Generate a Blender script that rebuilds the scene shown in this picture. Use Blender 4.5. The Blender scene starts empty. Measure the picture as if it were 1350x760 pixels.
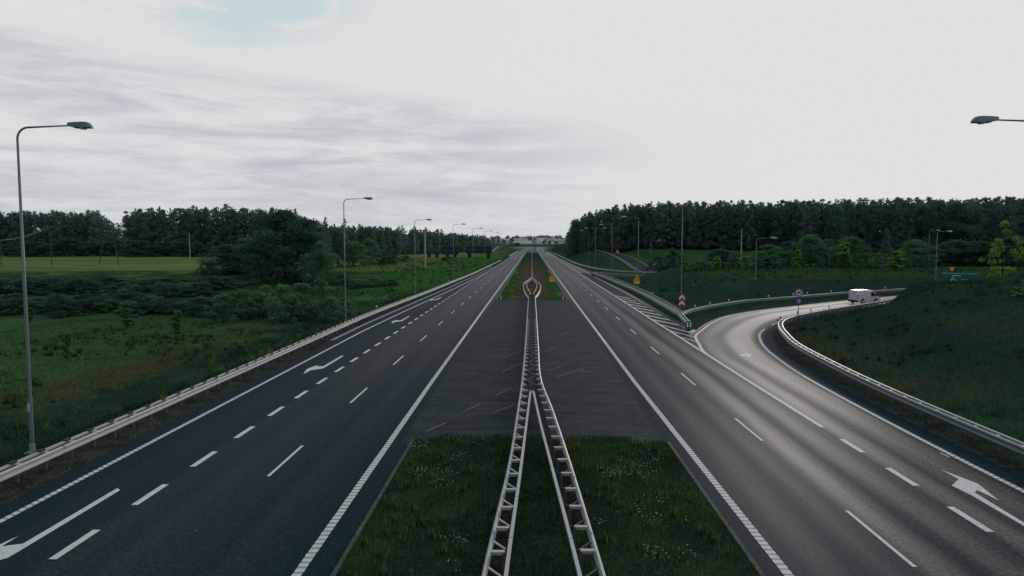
import bpy, math, random
import numpy as np
random.seed(7); np.random.seed(7)
PI = math.pi
sc = bpy.context.scene
C = bpy.context.collection
R = math.radians

# ------------------------------------------------------------------ camera
F, CAM_H = 890.0, 9.08            # focal length in photo pixels, eye height (m)
PITCH, YAW = R(3.825), R(1.7017)
cam = bpy.data.objects.new('camera', bpy.data.cameras.new('camera')); C.objects.link(cam)
cam.data.sensor_width = 36; cam.data.lens = 36 * F / 1350; cam.data.clip_end = 30000; cam.data.clip_start = .3
cam.location = (0, 0, CAM_H); cam.rotation_euler = (PI/2 - PITCH, 0, YAW)
sc.camera = cam
sc.view_settings.view_transform = 'Standard'; sc.view_settings.look = 'None'; sc.view_settings.exposure = 0

def G(px, py, z=0.0):
    """survey: photo pixel -> world point on the level z"""
    f = (-math.sin(YAW)*math.cos(PITCH), math.cos(YAW)*math.cos(PITCH), -math.sin(PITCH))
    r = (math.cos(YAW), math.sin(YAW), 0)
    u = (r[1]*f[2]-r[2]*f[1], r[2]*f[0]-r[0]*f[2], r[0]*f[1]-r[1]*f[0])
    d = [F*f[i] + (px-675)*r[i] - (py-380)*u[i] for i in range(3)]
    t = (z-CAM_H)/d[2]
    return (d[0]*t, d[1]*t)
def RX(px, Y):
    a = G(px, 340); return a[0]/a[1]*Y
def ZT(py, Y):                    # height seen at row py at distance Y
    return CAM_H + (320.5-py)*Y/F

# ------------------------------------------------------------------ helpers
def tag(o, label=None, cat=None, group=None, kind=None):
    if label: o['label'] = label
    if cat: o['category'] = cat
    if group: o['group'] = group
    if kind: o['kind'] = kind
    return o
def empty(name, loc=(0,0,0), rz=0):
    o = bpy.data.objects.new(name, None); C.objects.link(o)
    o.location = loc; o.rotation_euler = (0,0,rz); o.empty_display_size = .3
    return o
class MB:
    def __init__(s): s.v=[]; s.f=[]; s.uv=[]; s.mi=[]
    def add(s, vs, fs, mi=0):
        n=len(s.v); s.v += [tuple(v) for v in vs]; s.f += [tuple(i+n for i in f) for f in fs]; s.mi += [mi]*len(fs)
    def box(s, c, d, rz=0, mi=0, rx=0, ry=0):
        hx,hy,hz = d[0]/2,d[1]/2,d[2]/2
        vs=[]
        for x,y,z in [(-hx,-hy,-hz),(hx,-hy,-hz),(hx,hy,-hz),(-hx,hy,-hz),(-hx,-hy,hz),(hx,-hy,hz),(hx,hy,hz),(-hx,hy,hz)]:
            y,z = y*math.cos(rx)-z*math.sin(rx), y*math.sin(rx)+z*math.cos(rx)
            x,z = x*math.cos(ry)+z*math.sin(ry), -x*math.sin(ry)+z*math.cos(ry)
            x,y = x*math.cos(rz)-y*math.sin(rz), x*math.sin(rz)+y*math.cos(rz)
            vs.append((c[0]+x,c[1]+y,c[2]+z))
        s.add(vs,[(0,3,2,1),(4,5,6,7),(0,1,5,4),(1,2,6,5),(2,3,7,6),(3,0,4,7)],mi)
    def tube(s, pts, rad, n=8, mi=0, caps=True):
        if not hasattr(rad,'__len__'): rad=[rad]*len(pts)
        P=[np.array(p,float) for p in pts]; vs=[]; up=np.array([0,0,1.])
        for i,p in enumerate(P):
            t=P[min(i+1,len(P)-1)]-P[max(i-1,0)]; t/= (np.linalg.norm(t)+1e-9)
            a=np.cross(t, np.array([0,1.,0]) if abs(t[2])>.9 else up); a/=np.linalg.norm(a); b=np.cross(t,a)
            for k in range(n):
                an=2*PI*k/n; vs.append(p+rad[i]*(math.cos(an)*a+math.sin(an)*b))
        fs=[]
        for i in range(len(P)-1):
            for k in range(n):
                k2=(k+1)%n; fs.append((i*n+k,(i+1)*n+k,(i+1)*n+k2,i*n+k2))
        if caps:
            fs.append(tuple(range(n))); fs.append(tuple(reversed(range((len(P)-1)*n,len(P)*n))))
        s.add(vs,fs,mi)
    def poly(s, pts, z=None, mi=0):
        vs=[(p[0],p[1],p[2] if len(p)>2 else z) for p in pts]
        a=sum(vs[i][0]*vs[(i+1)%len(vs)][1]-vs[(i+1)%len(vs)][0]*vs[i][1] for i in range(len(vs)))
        if a<0: vs=vs[::-1]
        s.add(vs,[tuple(range(len(vs)))],mi)
    def lathe(s, prof, c=(0,0,0), axis='z', n=20, mi=0):
        vs=[];fs=[]
        for r,h in prof:
            for k in range(n):
                a=2*PI*k/n; x,y,z=r*math.cos(a),r*math.sin(a),h
                if axis=='y': x,y,z=x,z,y
                if axis=='x': x,y,z=z,x,y
                vs.append((c[0]+x,c[1]+y,c[2]+z))
        for i in range(len(prof)-1):
            for k in range(n):
                fs.append((i*n+k,i*n+(k+1)%n,(i+1)*n+(k+1)%n,(i+1)*n+k))
        fs.append(tuple(reversed(range(n)))); fs.append(tuple(range((len(prof)-1)*n,len(prof)*n)))
        s.add(vs,fs,mi)
    def mesh(s, name, mats, smooth=False):
        me=bpy.data.meshes.new(name); me.from_pydata(s.v,[],s.f)
        if not isinstance(mats,(list,tuple)): mats=[mats]
        for m in mats: me.materials.append(m)
        if len(mats)>1: me.polygons.foreach_set('material_index', s.mi)
        if smooth: me.polygons.foreach_set('use_smooth',[True]*len(me.polygons))
        me.update(); return me
    def build(s, name, mats, parent=None, smooth=False, loc=None):
        return link(name, s.mesh(name,mats,smooth), parent, loc)
def link(name, me, parent=None, loc=None):
    o=bpy.data.objects.new(name,me); C.objects.link(o)
    if parent: o.parent=parent
    if loc is not None: o.location=loc
    return o
def copy_tree(o, parent=None):
    c=o.copy(); C.objects.link(c); c.parent=parent
    for ch in KIDS.get(o.name, o.children): copy_tree(ch, c)
    return c
KIDS={}
def remember(o):
    KIDS[o.name]=list(o.children)
    for ch in o.children: remember(ch)
def smooth_path(pts, step=1.0):
    """Catmull-Rom through pts (any dimension), resampled"""
    P=[np.array(p,float) for p in pts]; P=[2*P[0]-P[1]]+P+[2*P[-1]-P[-2]]; out=[]
    for i in range(1,len(P)-2):
        n=max(1,int(np.linalg.norm(P[i+1][:2]-P[i][:2])/step))
        for k in range(n):
            t=k/n
            out.append(.5*((2*P[i])+(-P[i-1]+P[i+1])*t+(2*P[i-1]-5*P[i]+4*P[i+1]-P[i+2])*t*t+(-P[i-1]+3*P[i]-3*P[i+1]+P[i+2])*t**3))
    out.append(P[-2]); return out
def sst(a,b,x): 
    t=np.clip((x-a)/(b-a),0,1); return t*t*(3-2*t)

# ------------------------------------------------------------------ materials
class NT:
    def __init__(s, name):
        s.m=bpy.data.materials.new(name); s.m.use_nodes=True; s.t=s.m.node_tree; s.n=s.t.nodes
        s.b=s.n['Principled BSDF']; s.out=s.n['Material Output']
    def nd(s, typ, **kw):
        n=s.n.new(typ)
        for k,v in kw.items():
            if k.startswith('in_'):
                key=k[3:]; key=int(key) if key.isdigit() else key.replace('_',' ')
                n.inputs[key].default_value=v
            else: setattr(n,k,v)
        return n
    def lk(s,a,b): s.t.links.new(a,b)
    def noise(s, vec, scale, detail=5, rough=.6):
        n=s.nd('ShaderNodeTexNoise'); n.inputs['Scale'].default_value=scale; n.inputs['Detail'].default_value=detail; n.inputs['Roughness'].default_value=rough
        if vec is not None: s.lk(vec,n.inputs['Vector'])
        return n.outputs['Fac']
    def ramp(s, fac, stops, interp='LINEAR'):
        n=s.nd('ShaderNodeValToRGB'); e=n.color_ramp.elements; n.color_ramp.interpolation=interp
        while len(e)<len(stops): e.new(.5)
        for el,(p,c) in zip(e,stops):
            el.position=p; el.color=(c,c,c,1) if not hasattr(c,'__len__') else (*c,1)
        s.lk(fac,n.inputs[0]); return n.outputs[0]
    def mix(s, fac, a, b, typ='MIX'):
        n=s.nd('ShaderNodeMix', data_type='RGBA', blend_type=typ)
        for val,i in ((fac,0),(a,6),(b,7)):
            if hasattr(val,'is_linked') or hasattr(val,'links'): s.lk(val,n.inputs[i])
            else: n.inputs[i].default_value = val if i==0 else (*val,1)
        return n.outputs[2]
    def math(s, op, a, b=0.0, c=None):
        n=s.nd('ShaderNodeMath', operation=op)
        for i,v in enumerate((a,b,c)):
            if v is None: continue
            if hasattr(v,'links'): s.lk(v,n.inputs[i])
            else: n.inputs[i].default_value=v
        return n.outputs[0]
    def bump(s, h, strength=.3, dist=.02):
        n=s.nd('ShaderNodeBump'); n.inputs['Strength'].default_value=strength; n.inputs['Distance'].default_value=dist
        s.lk(h,n.inputs['Height']); s.lk(n.outputs[0],s.b.inputs['Normal'])
    def pos(s): return s.nd('ShaderNodeNewGeometry').outputs['Position']
def simple(name, col, rough=.6, metal=0.0, spec=.5, var=.25, scale=3.0, bump=0):
    t=NT(name); p=t.nd('ShaderNodeTexCoord').outputs['Object']
    n=t.noise(p,scale,6)
    c=t.mix(n, tuple(x*(1-var) for x in col), tuple(min(1,x*(1+var)) for x in col))
    t.lk(c,t.b.inputs['Base Color']); t.b.inputs['Roughness'].default_value=rough; t.b.inputs['Metallic'].default_value=metal
    t.b.inputs['Specular IOR Level'].default_value=spec
    if bump: t.bump(t.noise(p,scale*12,3),bump,.01)
    return t.m
M={}
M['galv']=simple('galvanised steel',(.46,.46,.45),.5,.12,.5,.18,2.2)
M['galv_shaded']=simple('shaded galvanised steel',(.15,.19,.21),.5,.1,.5,.2,2.0)  # shade on the right-hand beams put into a darker steel colour
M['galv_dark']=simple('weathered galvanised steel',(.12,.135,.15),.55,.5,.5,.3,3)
M['lamp_pole']=simple('lamp pole steel',(.16,.19,.21),.5,.4,.5,.2,1.5)
M['lamp_head']=simple('lamp housing',(.13,.20,.23),.4,.1,.5,.12,2)
M['lamp_head_pale']=simple('pale lamp housing',(.42,.46,.48),.4,.1,.5,.12,2)
M['dark']=simple('dark rubber',(.012,.013,.015),.7)
M['black_gloss']=simple('dark glass',(.01,.015,.02),.08,0,.6)
M['glass']=simple('lamp glass',(.45,.47,.47),.15)
M['white']=simple('white enamel',(.78,.78,.78),.4,0,.4,.04)
M['vanpaint']=simple('white van paint',(.62,.64,.68),.3,0,.5,.05)
M['red']=simple('red sign face',(.42,.012,.02),.5,0,.4,.06)
M['blue']=simple('blue sign face',(.012,.06,.26),.5,0,.4,.06)
M['green']=simple('green sign face',(.006,.13,.12),.5,0,.4,.08)
M['yellow']=simple('yellow sign face',(.85,.50,.015),.5,0,.4,.06)
M['black']=simple('black paint',(.012,.012,.012),.6)
M['wood']=simple('weathered timber',(.07,.06,.05),.85,0,.3,.3,4)
M['concrete']=simple('concrete',(.27,.28,.28),.85,0,.3,.25,.8,.2)
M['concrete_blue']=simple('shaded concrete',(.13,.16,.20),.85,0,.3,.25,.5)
M['navy']=simple('navy panel',(.014,.027,.042),.7,0,.3,.2,.5)
M['bark']=simple('bark',(.045,.038,.032),.95,0,.2,.4,5)
M['carpaint']=simple('dark car paint',(.02,.022,.03),.3)
M['wall']=simple('pale render',(.55,.54,.48),.8,0,.3,.1)
M['roof']=simple('dull roof',(.30,.32,.34),.8)

def asphalt():
    t=NT('asphalt'); P=t.pos(); uvn=t.nd('ShaderNodeUVMap').outputs[0]
    sx=t.nd('ShaderNodeSeparateXYZ'); t.lk(uvn,sx.inputs[0]); u,v=sx.outputs[0],sx.outputs[1]
    fine=t.noise(P,7.5,7,.85); med=t.noise(P,2.2,5,.6); big=t.noise(P,.12,4,.6)
    # streaks drawn out along the road
    cmb=t.nd('ShaderNodeCombineXYZ'); t.lk(t.math('MULTIPLY',u,1.7),cmb.inputs[0]); t.lk(t.math('MULTIPLY',v,.03),cmb.inputs[1])
    st=t.noise(cmb.outputs[0],1.0,5,.62)
    # wheel tracks: a raised cosine twice per lane, lanes 3.75 m; |u| makes both carriageways alike
    cmb2=t.nd('ShaderNodeCombineXYZ'); t.lk(t.math('MULTIPLY',u,.8),cmb2.inputs[0]); t.lk(t.math('MULTIPLY',v,.055),cmb2.inputs[1]); st2=t.noise(cmb2.outputs[0],1.0,4,.6)
    uw=t.math('ADD',u,t.math('MULTIPLY',t.math('SUBTRACT',st2,.5),1.1))
    trR=t.ramp(t.math('DIVIDE',uw,20.0),[(a/20.,b) for a,b in [(6.6,0),(7.4,.10),(8.2,.24),(9.0,.10),(9.8,.26),(10.5,.16),(11.4,.80),(12.3,.12),(13.2,.60),(14.0,.28),(14.9,.95),(15.75,.30),(16.6,.9),(17.4,.62),(18.1,.10),(19,0)]],'EASE')
    trL=t.ramp(t.math('DIVIDE',t.math('MULTIPLY',uw,-1.0),20.0),[(a/20.,b) for a,b in [(6.6,0),(7.6,.05),(8.4,.12),(9.2,.04),(9.8,.10),(10.8,.12),(11.6,.20),(12.5,.10),(13.4,.16),(14.2,.03),(15.5,.05),(17,0)]],'EASE')
    tr=t.math('ADD',trR,t.math('MULTIPLY',trL,.6))
    k=t.math('MULTIPLY',tr,t.math('ADD',t.math('MULTIPLY',st,.9),t.math('MULTIPLY',med,.25)))
    dk=t.mix(med,(.008,.025,.036),(.015,.033,.045))
    base=t.mix(k,dk,(.275,.225,.19))
    # ramp sheen put into the colour: paler as it bends away
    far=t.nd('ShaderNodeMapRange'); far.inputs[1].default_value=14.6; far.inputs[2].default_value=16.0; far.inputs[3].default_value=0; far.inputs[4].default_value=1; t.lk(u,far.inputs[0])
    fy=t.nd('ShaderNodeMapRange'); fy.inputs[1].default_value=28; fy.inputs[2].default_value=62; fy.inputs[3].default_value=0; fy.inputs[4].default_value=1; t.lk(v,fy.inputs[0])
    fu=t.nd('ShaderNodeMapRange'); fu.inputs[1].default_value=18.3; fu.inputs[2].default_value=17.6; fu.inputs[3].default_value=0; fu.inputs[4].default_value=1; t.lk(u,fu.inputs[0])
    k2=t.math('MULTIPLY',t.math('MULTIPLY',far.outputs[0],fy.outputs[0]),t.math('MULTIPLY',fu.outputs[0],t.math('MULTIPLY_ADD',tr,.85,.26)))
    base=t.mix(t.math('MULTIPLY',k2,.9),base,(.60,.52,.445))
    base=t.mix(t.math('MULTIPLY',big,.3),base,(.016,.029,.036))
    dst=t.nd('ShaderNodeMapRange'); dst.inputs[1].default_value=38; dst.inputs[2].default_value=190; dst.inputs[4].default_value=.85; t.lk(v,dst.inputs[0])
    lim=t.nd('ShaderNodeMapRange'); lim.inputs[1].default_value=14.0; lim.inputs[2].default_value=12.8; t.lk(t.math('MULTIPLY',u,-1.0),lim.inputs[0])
    base=t.mix(t.math('MULTIPLY',t.math('MULTIPLY',dst.outputs[0],lim.outputs[0]),t.math('MULTIPLY_ADD',st,.9,.35)),base,(.175,.155,.165))  # grazing sheen far along the road put into the base colour
    sp=t.ramp(fine,[(.41,.60),(.50,.95),(.60,1.65)])
    base=t.mix(1.0,base,sp,'MULTIPLY')
    t.lk(base,t.b.inputs['Base Color'])
    t.lk(t.math('MULTIPLY_ADD',tr,-.05,.56),t.b.inputs['Roughness'])
    spc=t.nd('ShaderNodeMapRange'); spc.inputs[1].default_value=6; spc.inputs[2].default_value=16; spc.inputs[3].default_value=.14; spc.inputs[4].default_value=.015; t.lk(u,spc.inputs[0]); 
    s2=t.nd('ShaderNodeMapRange'); s2.inputs[1].default_value=18.6; s2.inputs[2].default_value=17.9; s2.inputs[3].default_value=.12; s2.inputs[4].default_value=1; t.lk(u,s2.inputs[0])
    t.lk(t.math('MULTIPLY',t.math('MULTIPLY',spc.outputs[0],s2.outputs[0]),t.math('MULTIPLY_ADD',tr,.92,.08)),t.b.inputs['Specular IOR Level'])
    t.bump(fine,.35,.012)
    return t.m
M['asphalt']=asphalt()
def asphalt_plain(name,c1,c2,rough=.78):
    t=NT(name); P=t.pos(); fine=t.noise(P,8,7,.85); med=t.noise(P,.5,6,.7)
    mp=t.nd('ShaderNodeMapping'); mp.inputs['Scale'].default_value=(.35,2.2,1); t.lk(P,mp.inputs[0]); st=t.noise(mp.outputs[0],.6,5,.7)
    base=t.mix(t.ramp(med,[(.40,0.),(.60,1.)]),c1,c2); base=t.mix(t.ramp(st,[(.45,0.),(.75,.6)]),base,tuple(x*1.9 for x in c2))
    base=t.mix(1.0,base,t.ramp(fine,[(.42,.6),(.5,1.0),(.58,1.6)]),'MULTIPLY')
    t.lk(base,t.b.inputs['Base Color']); t.b.inputs['Roughness'].default_value=rough; t.b.inputs['Specular IOR Level'].default_value=.05
    t.bump(fine,.35,.012); return t.m
M['asphalt_median']=asphalt_plain('old median asphalt',(.014,.026,.031),(.032,.042,.044))
M['asphalt_far']=asphalt_plain('slip road asphalt',(.018,.024,.034),(.028,.034,.046))
def paint(name, col=.62, worn=.35):
    t=NT(name); P=t.pos(); a=t.noise(P,6,6,.75); f=t.noise(P,45,3,.7)
    k=t.ramp(a,[(.36,1.),(.50,.0)]); c=t.mix(t.math('MULTIPLY',k,worn),(col,col*.985,col*.95),(.10,.105,.105))
    c=t.mix(1.0,c,t.ramp(f,[(.3,.78),(.6,1.0)]),'MULTIPLY')
    t.lk(c,t.b.inputs['Base Color']); t.b.inputs['Roughness'].default_value=.7; return t.m
M['paint']=paint('road paint',.76); M['paint_worn']=paint('worn road paint',.34,.7); M['paint_faint']=paint('faint scrape',.11,.8); M['paint_line']=paint('edge line paint',.36,.3)

def grass_ground():
    t=NT('grass ground'); P=t.pos()
    sx=t.nd('ShaderNodeSeparateXYZ'); t.lk(P,sx.inputs[0])
    a=t.noise(P,.055,6,.65); b=t.noise(P,.35,6,.7); c=t.noise(P,2.6,5,.75); f=t.noise(P,14,4,.8)
    def between(val,a0,a1,b0,b1):
        m1=t.nd('ShaderNodeMapRange'); m2=t.nd('ShaderNodeMapRange')
        for m,(x0,x1) in ((m1,(a0,a1)),(m2,(b1,b0))):
            m.inputs[1].default_value=x0; m.inputs[2].default_value=x1; t.lk(val,m.inputs[0])
        return t.math('MULTIPLY',m1.outputs[0],m2.outputs[0])
    X,Y=sx.outputs[0],sx.outputs[1]
    col=t.mix(t.ramp(b,[(.35,0.),(.68,1.)]),(.021,.048,.036),(.036,.086,.038))
    col=t.mix(t.math('MULTIPLY',t.ramp(t.noise(P,.14,5,.7),[(.50,0.),(.62,1.)]),t.math('MULTIPLY_ADD',between(X,-2000,-1999,10,18),.65,.12)),col,(.095,.21,.052))
    dry=t.math('MULTIPLY',t.ramp(a,[(.47,0.),(.60,1.)]),t.ramp(c,[(.35,.2),(.65,1.)]))
    col=t.mix(t.math('MULTIPLY',dry,.75),col,(.085,.070,.034))
    # the open meadow beyond the hedge: lighter
    mead=t.math('MULTIPLY',between(Y,170,186,600,700),between(X,-900,-880,-30,-22))
    mp=t.nd('ShaderNodeMapping'); mp.inputs['Scale'].default_value=(.012,.12,.1); t.lk(P,mp.inputs[0]); bands=t.noise(mp.outputs[0],1,5,.6)
    mcol=t.mix(t.ramp(bands,[(.35,0.),(.65,1.)]),(.09,.165,.055),(.23,.25,.09))
    col=t.mix(t.math('MULTIPLY',mead,.85),col,mcol)
    m2=t.math('MULTIPLY',between(Y,118,150,330,420),between(X,22,40,420,460))
    col=t.mix(t.math('MULTIPLY',m2,.55),col,t.mix(t.ramp(bands,[(.35,0.),(.65,1.)]),(.028,.085,.028),(.060,.115,.036)))
    le=t.math('MULTIPLY',between(Y,105,150,420,520),between(X,-46,-30,-20,-17))
    col=t.mix(t.math('MULTIPLY',le,.7),col,(.050,.150,.035))
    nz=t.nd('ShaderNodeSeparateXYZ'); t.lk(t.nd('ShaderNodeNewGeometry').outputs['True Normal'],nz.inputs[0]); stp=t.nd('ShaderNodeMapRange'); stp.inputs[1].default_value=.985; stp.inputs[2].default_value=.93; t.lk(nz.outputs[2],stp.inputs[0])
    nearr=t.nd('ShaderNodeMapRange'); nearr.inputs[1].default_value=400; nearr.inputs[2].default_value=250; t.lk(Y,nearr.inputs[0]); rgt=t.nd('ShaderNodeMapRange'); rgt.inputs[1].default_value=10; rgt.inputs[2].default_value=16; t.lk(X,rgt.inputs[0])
    col=t.mix(t.math('MULTIPLY',t.math('MULTIPLY',stp.outputs[0],.85),t.math('MULTIPLY',nearr.outputs[0],rgt.outputs[0])),col,(.028,.052,.046))  # shade of backlit steep slopes on the right put into the colour
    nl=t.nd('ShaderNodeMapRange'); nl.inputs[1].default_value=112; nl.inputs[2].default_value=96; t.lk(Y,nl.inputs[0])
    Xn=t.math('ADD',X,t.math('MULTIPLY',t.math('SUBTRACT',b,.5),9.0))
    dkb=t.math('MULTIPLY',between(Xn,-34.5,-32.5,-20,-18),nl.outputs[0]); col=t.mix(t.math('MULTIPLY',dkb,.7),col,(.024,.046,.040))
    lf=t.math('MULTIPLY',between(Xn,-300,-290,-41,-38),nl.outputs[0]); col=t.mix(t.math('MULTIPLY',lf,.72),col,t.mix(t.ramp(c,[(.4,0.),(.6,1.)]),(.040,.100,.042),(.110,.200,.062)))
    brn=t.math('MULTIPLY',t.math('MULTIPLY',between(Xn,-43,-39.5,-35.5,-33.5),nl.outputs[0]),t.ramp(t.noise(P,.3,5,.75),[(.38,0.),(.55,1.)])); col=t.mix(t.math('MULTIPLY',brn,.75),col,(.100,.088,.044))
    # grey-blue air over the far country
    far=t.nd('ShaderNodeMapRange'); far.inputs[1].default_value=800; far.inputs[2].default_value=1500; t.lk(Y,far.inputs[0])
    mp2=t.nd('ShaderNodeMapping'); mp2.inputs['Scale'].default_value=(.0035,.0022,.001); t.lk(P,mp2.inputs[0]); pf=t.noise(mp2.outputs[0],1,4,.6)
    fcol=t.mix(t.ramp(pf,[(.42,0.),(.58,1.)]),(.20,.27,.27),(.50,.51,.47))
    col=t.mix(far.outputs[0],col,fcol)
    col=t.mix(1.0,col,t.ramp(f,[(.3,.45),(.5,1.),(.7,1.7)]),'MULTIPLY')
    t.lk(col,t.b.inputs['Base Color']); t.b.inputs['Roughness'].default_value=.95; t.b.inputs['Specular IOR Level'].default_value=0
    t.bump(c,.8,.25)
    return t.m
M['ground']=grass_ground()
def verge(name,c1,c2,c3):
    t=NT(name); P=t.pos(); a=t.noise(P,.7,6,.7); f=t.noise(P,9,5,.8); g=t.noise(P,28,3,.7)
    c=t.mix(t.ramp(a,[(.42,0.),(.56,1.)]),c1,c2); c=t.mix(t.ramp(f,[(.56,0.),(.68,.9)]),c,c3)
    c=t.mix(1.0,c,t.ramp(g,[(.3,.5),(.7,1.5)]),'MULTIPLY')
    t.lk(c,t.b.inputs['Base Color']); t.b.inputs['Roughness'].default_value=.95; t.b.inputs['Specular IOR Level'].default_value=0; t.bump(f,.8,.06); return t.m
M['verge']=verge('gravel verge',(.022,.032,.024),(.055,.060,.052),(.20,.205,.19))
M['turf']=verge('median turf',(.018,.036,.026),(.034,.062,.028),(.09,.12,.05))
M['turf_brown']=verge('dry median turf',(.042,.080,.032),(.125,.070,.055),(.22,.19,.12))

def turf_far():
    t=NT('mixed far turf'); P=t.pos(); sx=t.nd('ShaderNodeSeparateXYZ'); t.lk(P,sx.inputs[0])
    a=t.noise(P,.35,6,.75); mp=t.nd('ShaderNodeMapping'); mp.inputs['Scale'].default_value=(.5,.12,1); t.lk(P,mp.inputs[0]); b=t.noise(mp.outputs[0],1.0,5,.7); g=t.noise(P,7,5,.8)
    side=t.math('ABSOLUTE',sx.outputs[0]); e=t.math('ADD',t.math('MULTIPLY',side,-.085),t.math('ADD',a,.03))
    brown=t.mix(t.ramp(a,[(.42,0.),(.58,1.)]),(.075,.052,.038),(.155,.088,.066))
    c=t.mix(t.ramp(e,[(.18,0.),(.42,1.)]),(.034,.085,.028),brown)
    c=t.mix(t.ramp(b,[(.56,0.),(.66,.7)]),c,(.26,.21,.14)); far=t.nd('ShaderNodeMapRange'); far.inputs[1].default_value=220; far.inputs[2].default_value=420; t.lk(sx.outputs[1],far.inputs[0])
    c=t.mix(far.outputs[0],c,(.030,.060,.036)); c=t.mix(1.0,c,t.ramp(g,[(.4,.6),(.6,1.4)]),'MULTIPLY')
    t.lk(c,t.b.inputs['Base Color']); t.b.inputs['Roughness'].default_value=.95; t.b.inputs['Specular IOR Level'].default_value=0; return t.m
M['turf_far']=turf_far()
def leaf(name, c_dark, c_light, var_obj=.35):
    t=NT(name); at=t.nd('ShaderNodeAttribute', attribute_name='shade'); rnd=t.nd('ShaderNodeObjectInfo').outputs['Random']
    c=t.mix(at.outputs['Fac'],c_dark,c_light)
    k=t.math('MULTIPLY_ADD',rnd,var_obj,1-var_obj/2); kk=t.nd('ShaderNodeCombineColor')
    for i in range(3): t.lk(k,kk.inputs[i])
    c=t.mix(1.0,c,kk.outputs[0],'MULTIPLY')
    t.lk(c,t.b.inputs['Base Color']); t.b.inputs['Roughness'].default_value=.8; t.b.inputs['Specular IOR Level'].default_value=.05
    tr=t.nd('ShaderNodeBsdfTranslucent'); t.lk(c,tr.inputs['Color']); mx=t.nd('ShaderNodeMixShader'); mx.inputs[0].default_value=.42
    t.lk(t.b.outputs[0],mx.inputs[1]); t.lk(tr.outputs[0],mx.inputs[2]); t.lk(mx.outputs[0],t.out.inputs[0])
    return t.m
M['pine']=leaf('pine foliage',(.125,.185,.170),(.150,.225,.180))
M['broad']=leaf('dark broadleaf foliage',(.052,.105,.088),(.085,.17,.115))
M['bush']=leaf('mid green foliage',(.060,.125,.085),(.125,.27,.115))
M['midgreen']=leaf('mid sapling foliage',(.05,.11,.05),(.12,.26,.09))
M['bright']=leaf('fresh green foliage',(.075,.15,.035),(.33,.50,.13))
M['blade']=leaf('grass blades',(.014,.034,.022),(.15,.27,.08),0)
M['blade_dull']=leaf('dull grass blades',(.014,.036,.024),(.065,.145,.05),0)
M['flower']=simple('white petals',(.55,.58,.42),.8)

# ------------------------------------------------------------------ world and sun
SUN_AZ, SUN_EL = R(22), R(9)      # to the right of straight ahead
w=bpy.data.worlds.new('World'); sc.world=w; w.use_nodes=True
nt=w.node_tree; N=nt.nodes; L=nt.links
bg=N['Background']; bg.inputs['Strength'].default_value=.1
def wn(t,**k):
    n=N.new(t)
    for a,b in k.items(): setattr(n,a,b)
    return n
def wset(n,i,v):
    if hasattr(v,'links'): L.new(v,n.inputs[i])
    else: n.inputs[i].default_value=v
def wm(op,a,b=0.0,c=None):
    n=wn('ShaderNodeMath',operation=op); wset(n,0,a); wset(n,1,b)
    if c is not None: wset(n,2,c)
    return n.outputs[0]
def wr(v,a,b,c=0.,d=1.):
    n=wn('ShaderNodeMapRange',interpolation_type='SMOOTHSTEP'); wset(n,0,v)
    for i,x in zip((1,2,3,4),(a,b,c,d)): n.inputs[i].default_value=x
    return n.outputs[0]
def wmix(f,a,b):
    n=wn('ShaderNodeMix',data_type='RGBA'); wset(n,0,f)
    for i,v in ((6,a),(7,b)):
        if hasattr(v,'links'): L.new(v,n.inputs[i])
        else: n.inputs[i].default_value=(*v,1)
    return n.outputs[2]
sky=wn('ShaderNodeTexSky'); sky.sky_type='NISHITA'; sky.sun_disc=False; sky.sun_elevation=SUN_EL; sky.sun_rotation=SUN_AZ
sky.air_density=1.2; sky.dust_density=2
tc=wn('ShaderNodeTexCoord'); sp=wn('ShaderNodeSeparateXYZ'); L.new(tc.outputs['Generated'],sp.inputs[0])
x_,y_,z_=sp.outputs
az=wm('ARCTAN2',x_,y_); el=wm('ARCSINE',z_)
def wnoise(sx,sy,det=6,rough=.6,off=0.,dist=0.):
    c=wn('ShaderNodeCombineXYZ'); L.new(wm('MULTIPLY',az,sx),c.inputs[0]); L.new(wm('MULTIPLY',el,sy),c.inputs[1]); c.inputs[2].default_value=off
    n=wn('ShaderNodeTexNoise'); n.inputs['Scale'].default_value=1; n.inputs['Detail'].default_value=det; n.inputs['Roughness'].default_value=rough; n.inputs['Distortion'].default_value=dist
    L.new(c.outputs[0],n.inputs['Vector']); return n.outputs['Fac']
S=10.0   # colours below are radiance; background strength is 0.1
W=lambda *c: tuple(x*S for x in c)
elt=wm('ADD',el,wm('MULTIPLY',az,.09))      # the cloud bank dips towards the right
nA=wnoise(2.6,24,8,.62,1.3,.6); nB=wnoise(8,52,8,.66,4.1,.9); nC=wnoise(6.5,17,10,.66,9.2,1.0); nD=wnoise(1.6,11,6,.62,2.2,.4); nE=wnoise(13,40,8,.7,5.5,.5)
streak=wm('ADD',wm('MULTIPLY',nA,.55),wm('ADD',wm('MULTIPLY',nB,.28),wm('MULTIPLY',nE,.17)))
bank=wm('MULTIPLY',wr(elt,R(12.2),R(8.6)),wr(az,R(17),R(-13)))
low=wm('MULTIPLY',wr(el,R(3.8),R(1.4)),wr(az,R(12),R(-2)))
m1=wm('MULTIPLY',wr(streak,.40,.62),wm('MAXIMUM',bank,wm('MULTIPLY',low,.8)))
m0=wm('MULTIPLY',wr(nD,.36,.64),wr(elt,R(12.5),R(8)))
white=(.742,.745,.742)
base=wmix(wm('MULTIPLY',wr(nD,.40,.60),wr(az,R(0),R(-12))),W(*white),W(.725,.725,.72))
base=wmix(wm('MULTIPLY',wm('MULTIPLY',m0,.34),wr(az,R(22),R(-5))),base,W(.59,.63,.68))
base=wmix(wm('MULTIPLY',m1,.85),base,W(.44,.49,.555))
base=wmix(wm('MULTIPLY',low,.18),base,W(.58,.62,.65))
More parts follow.
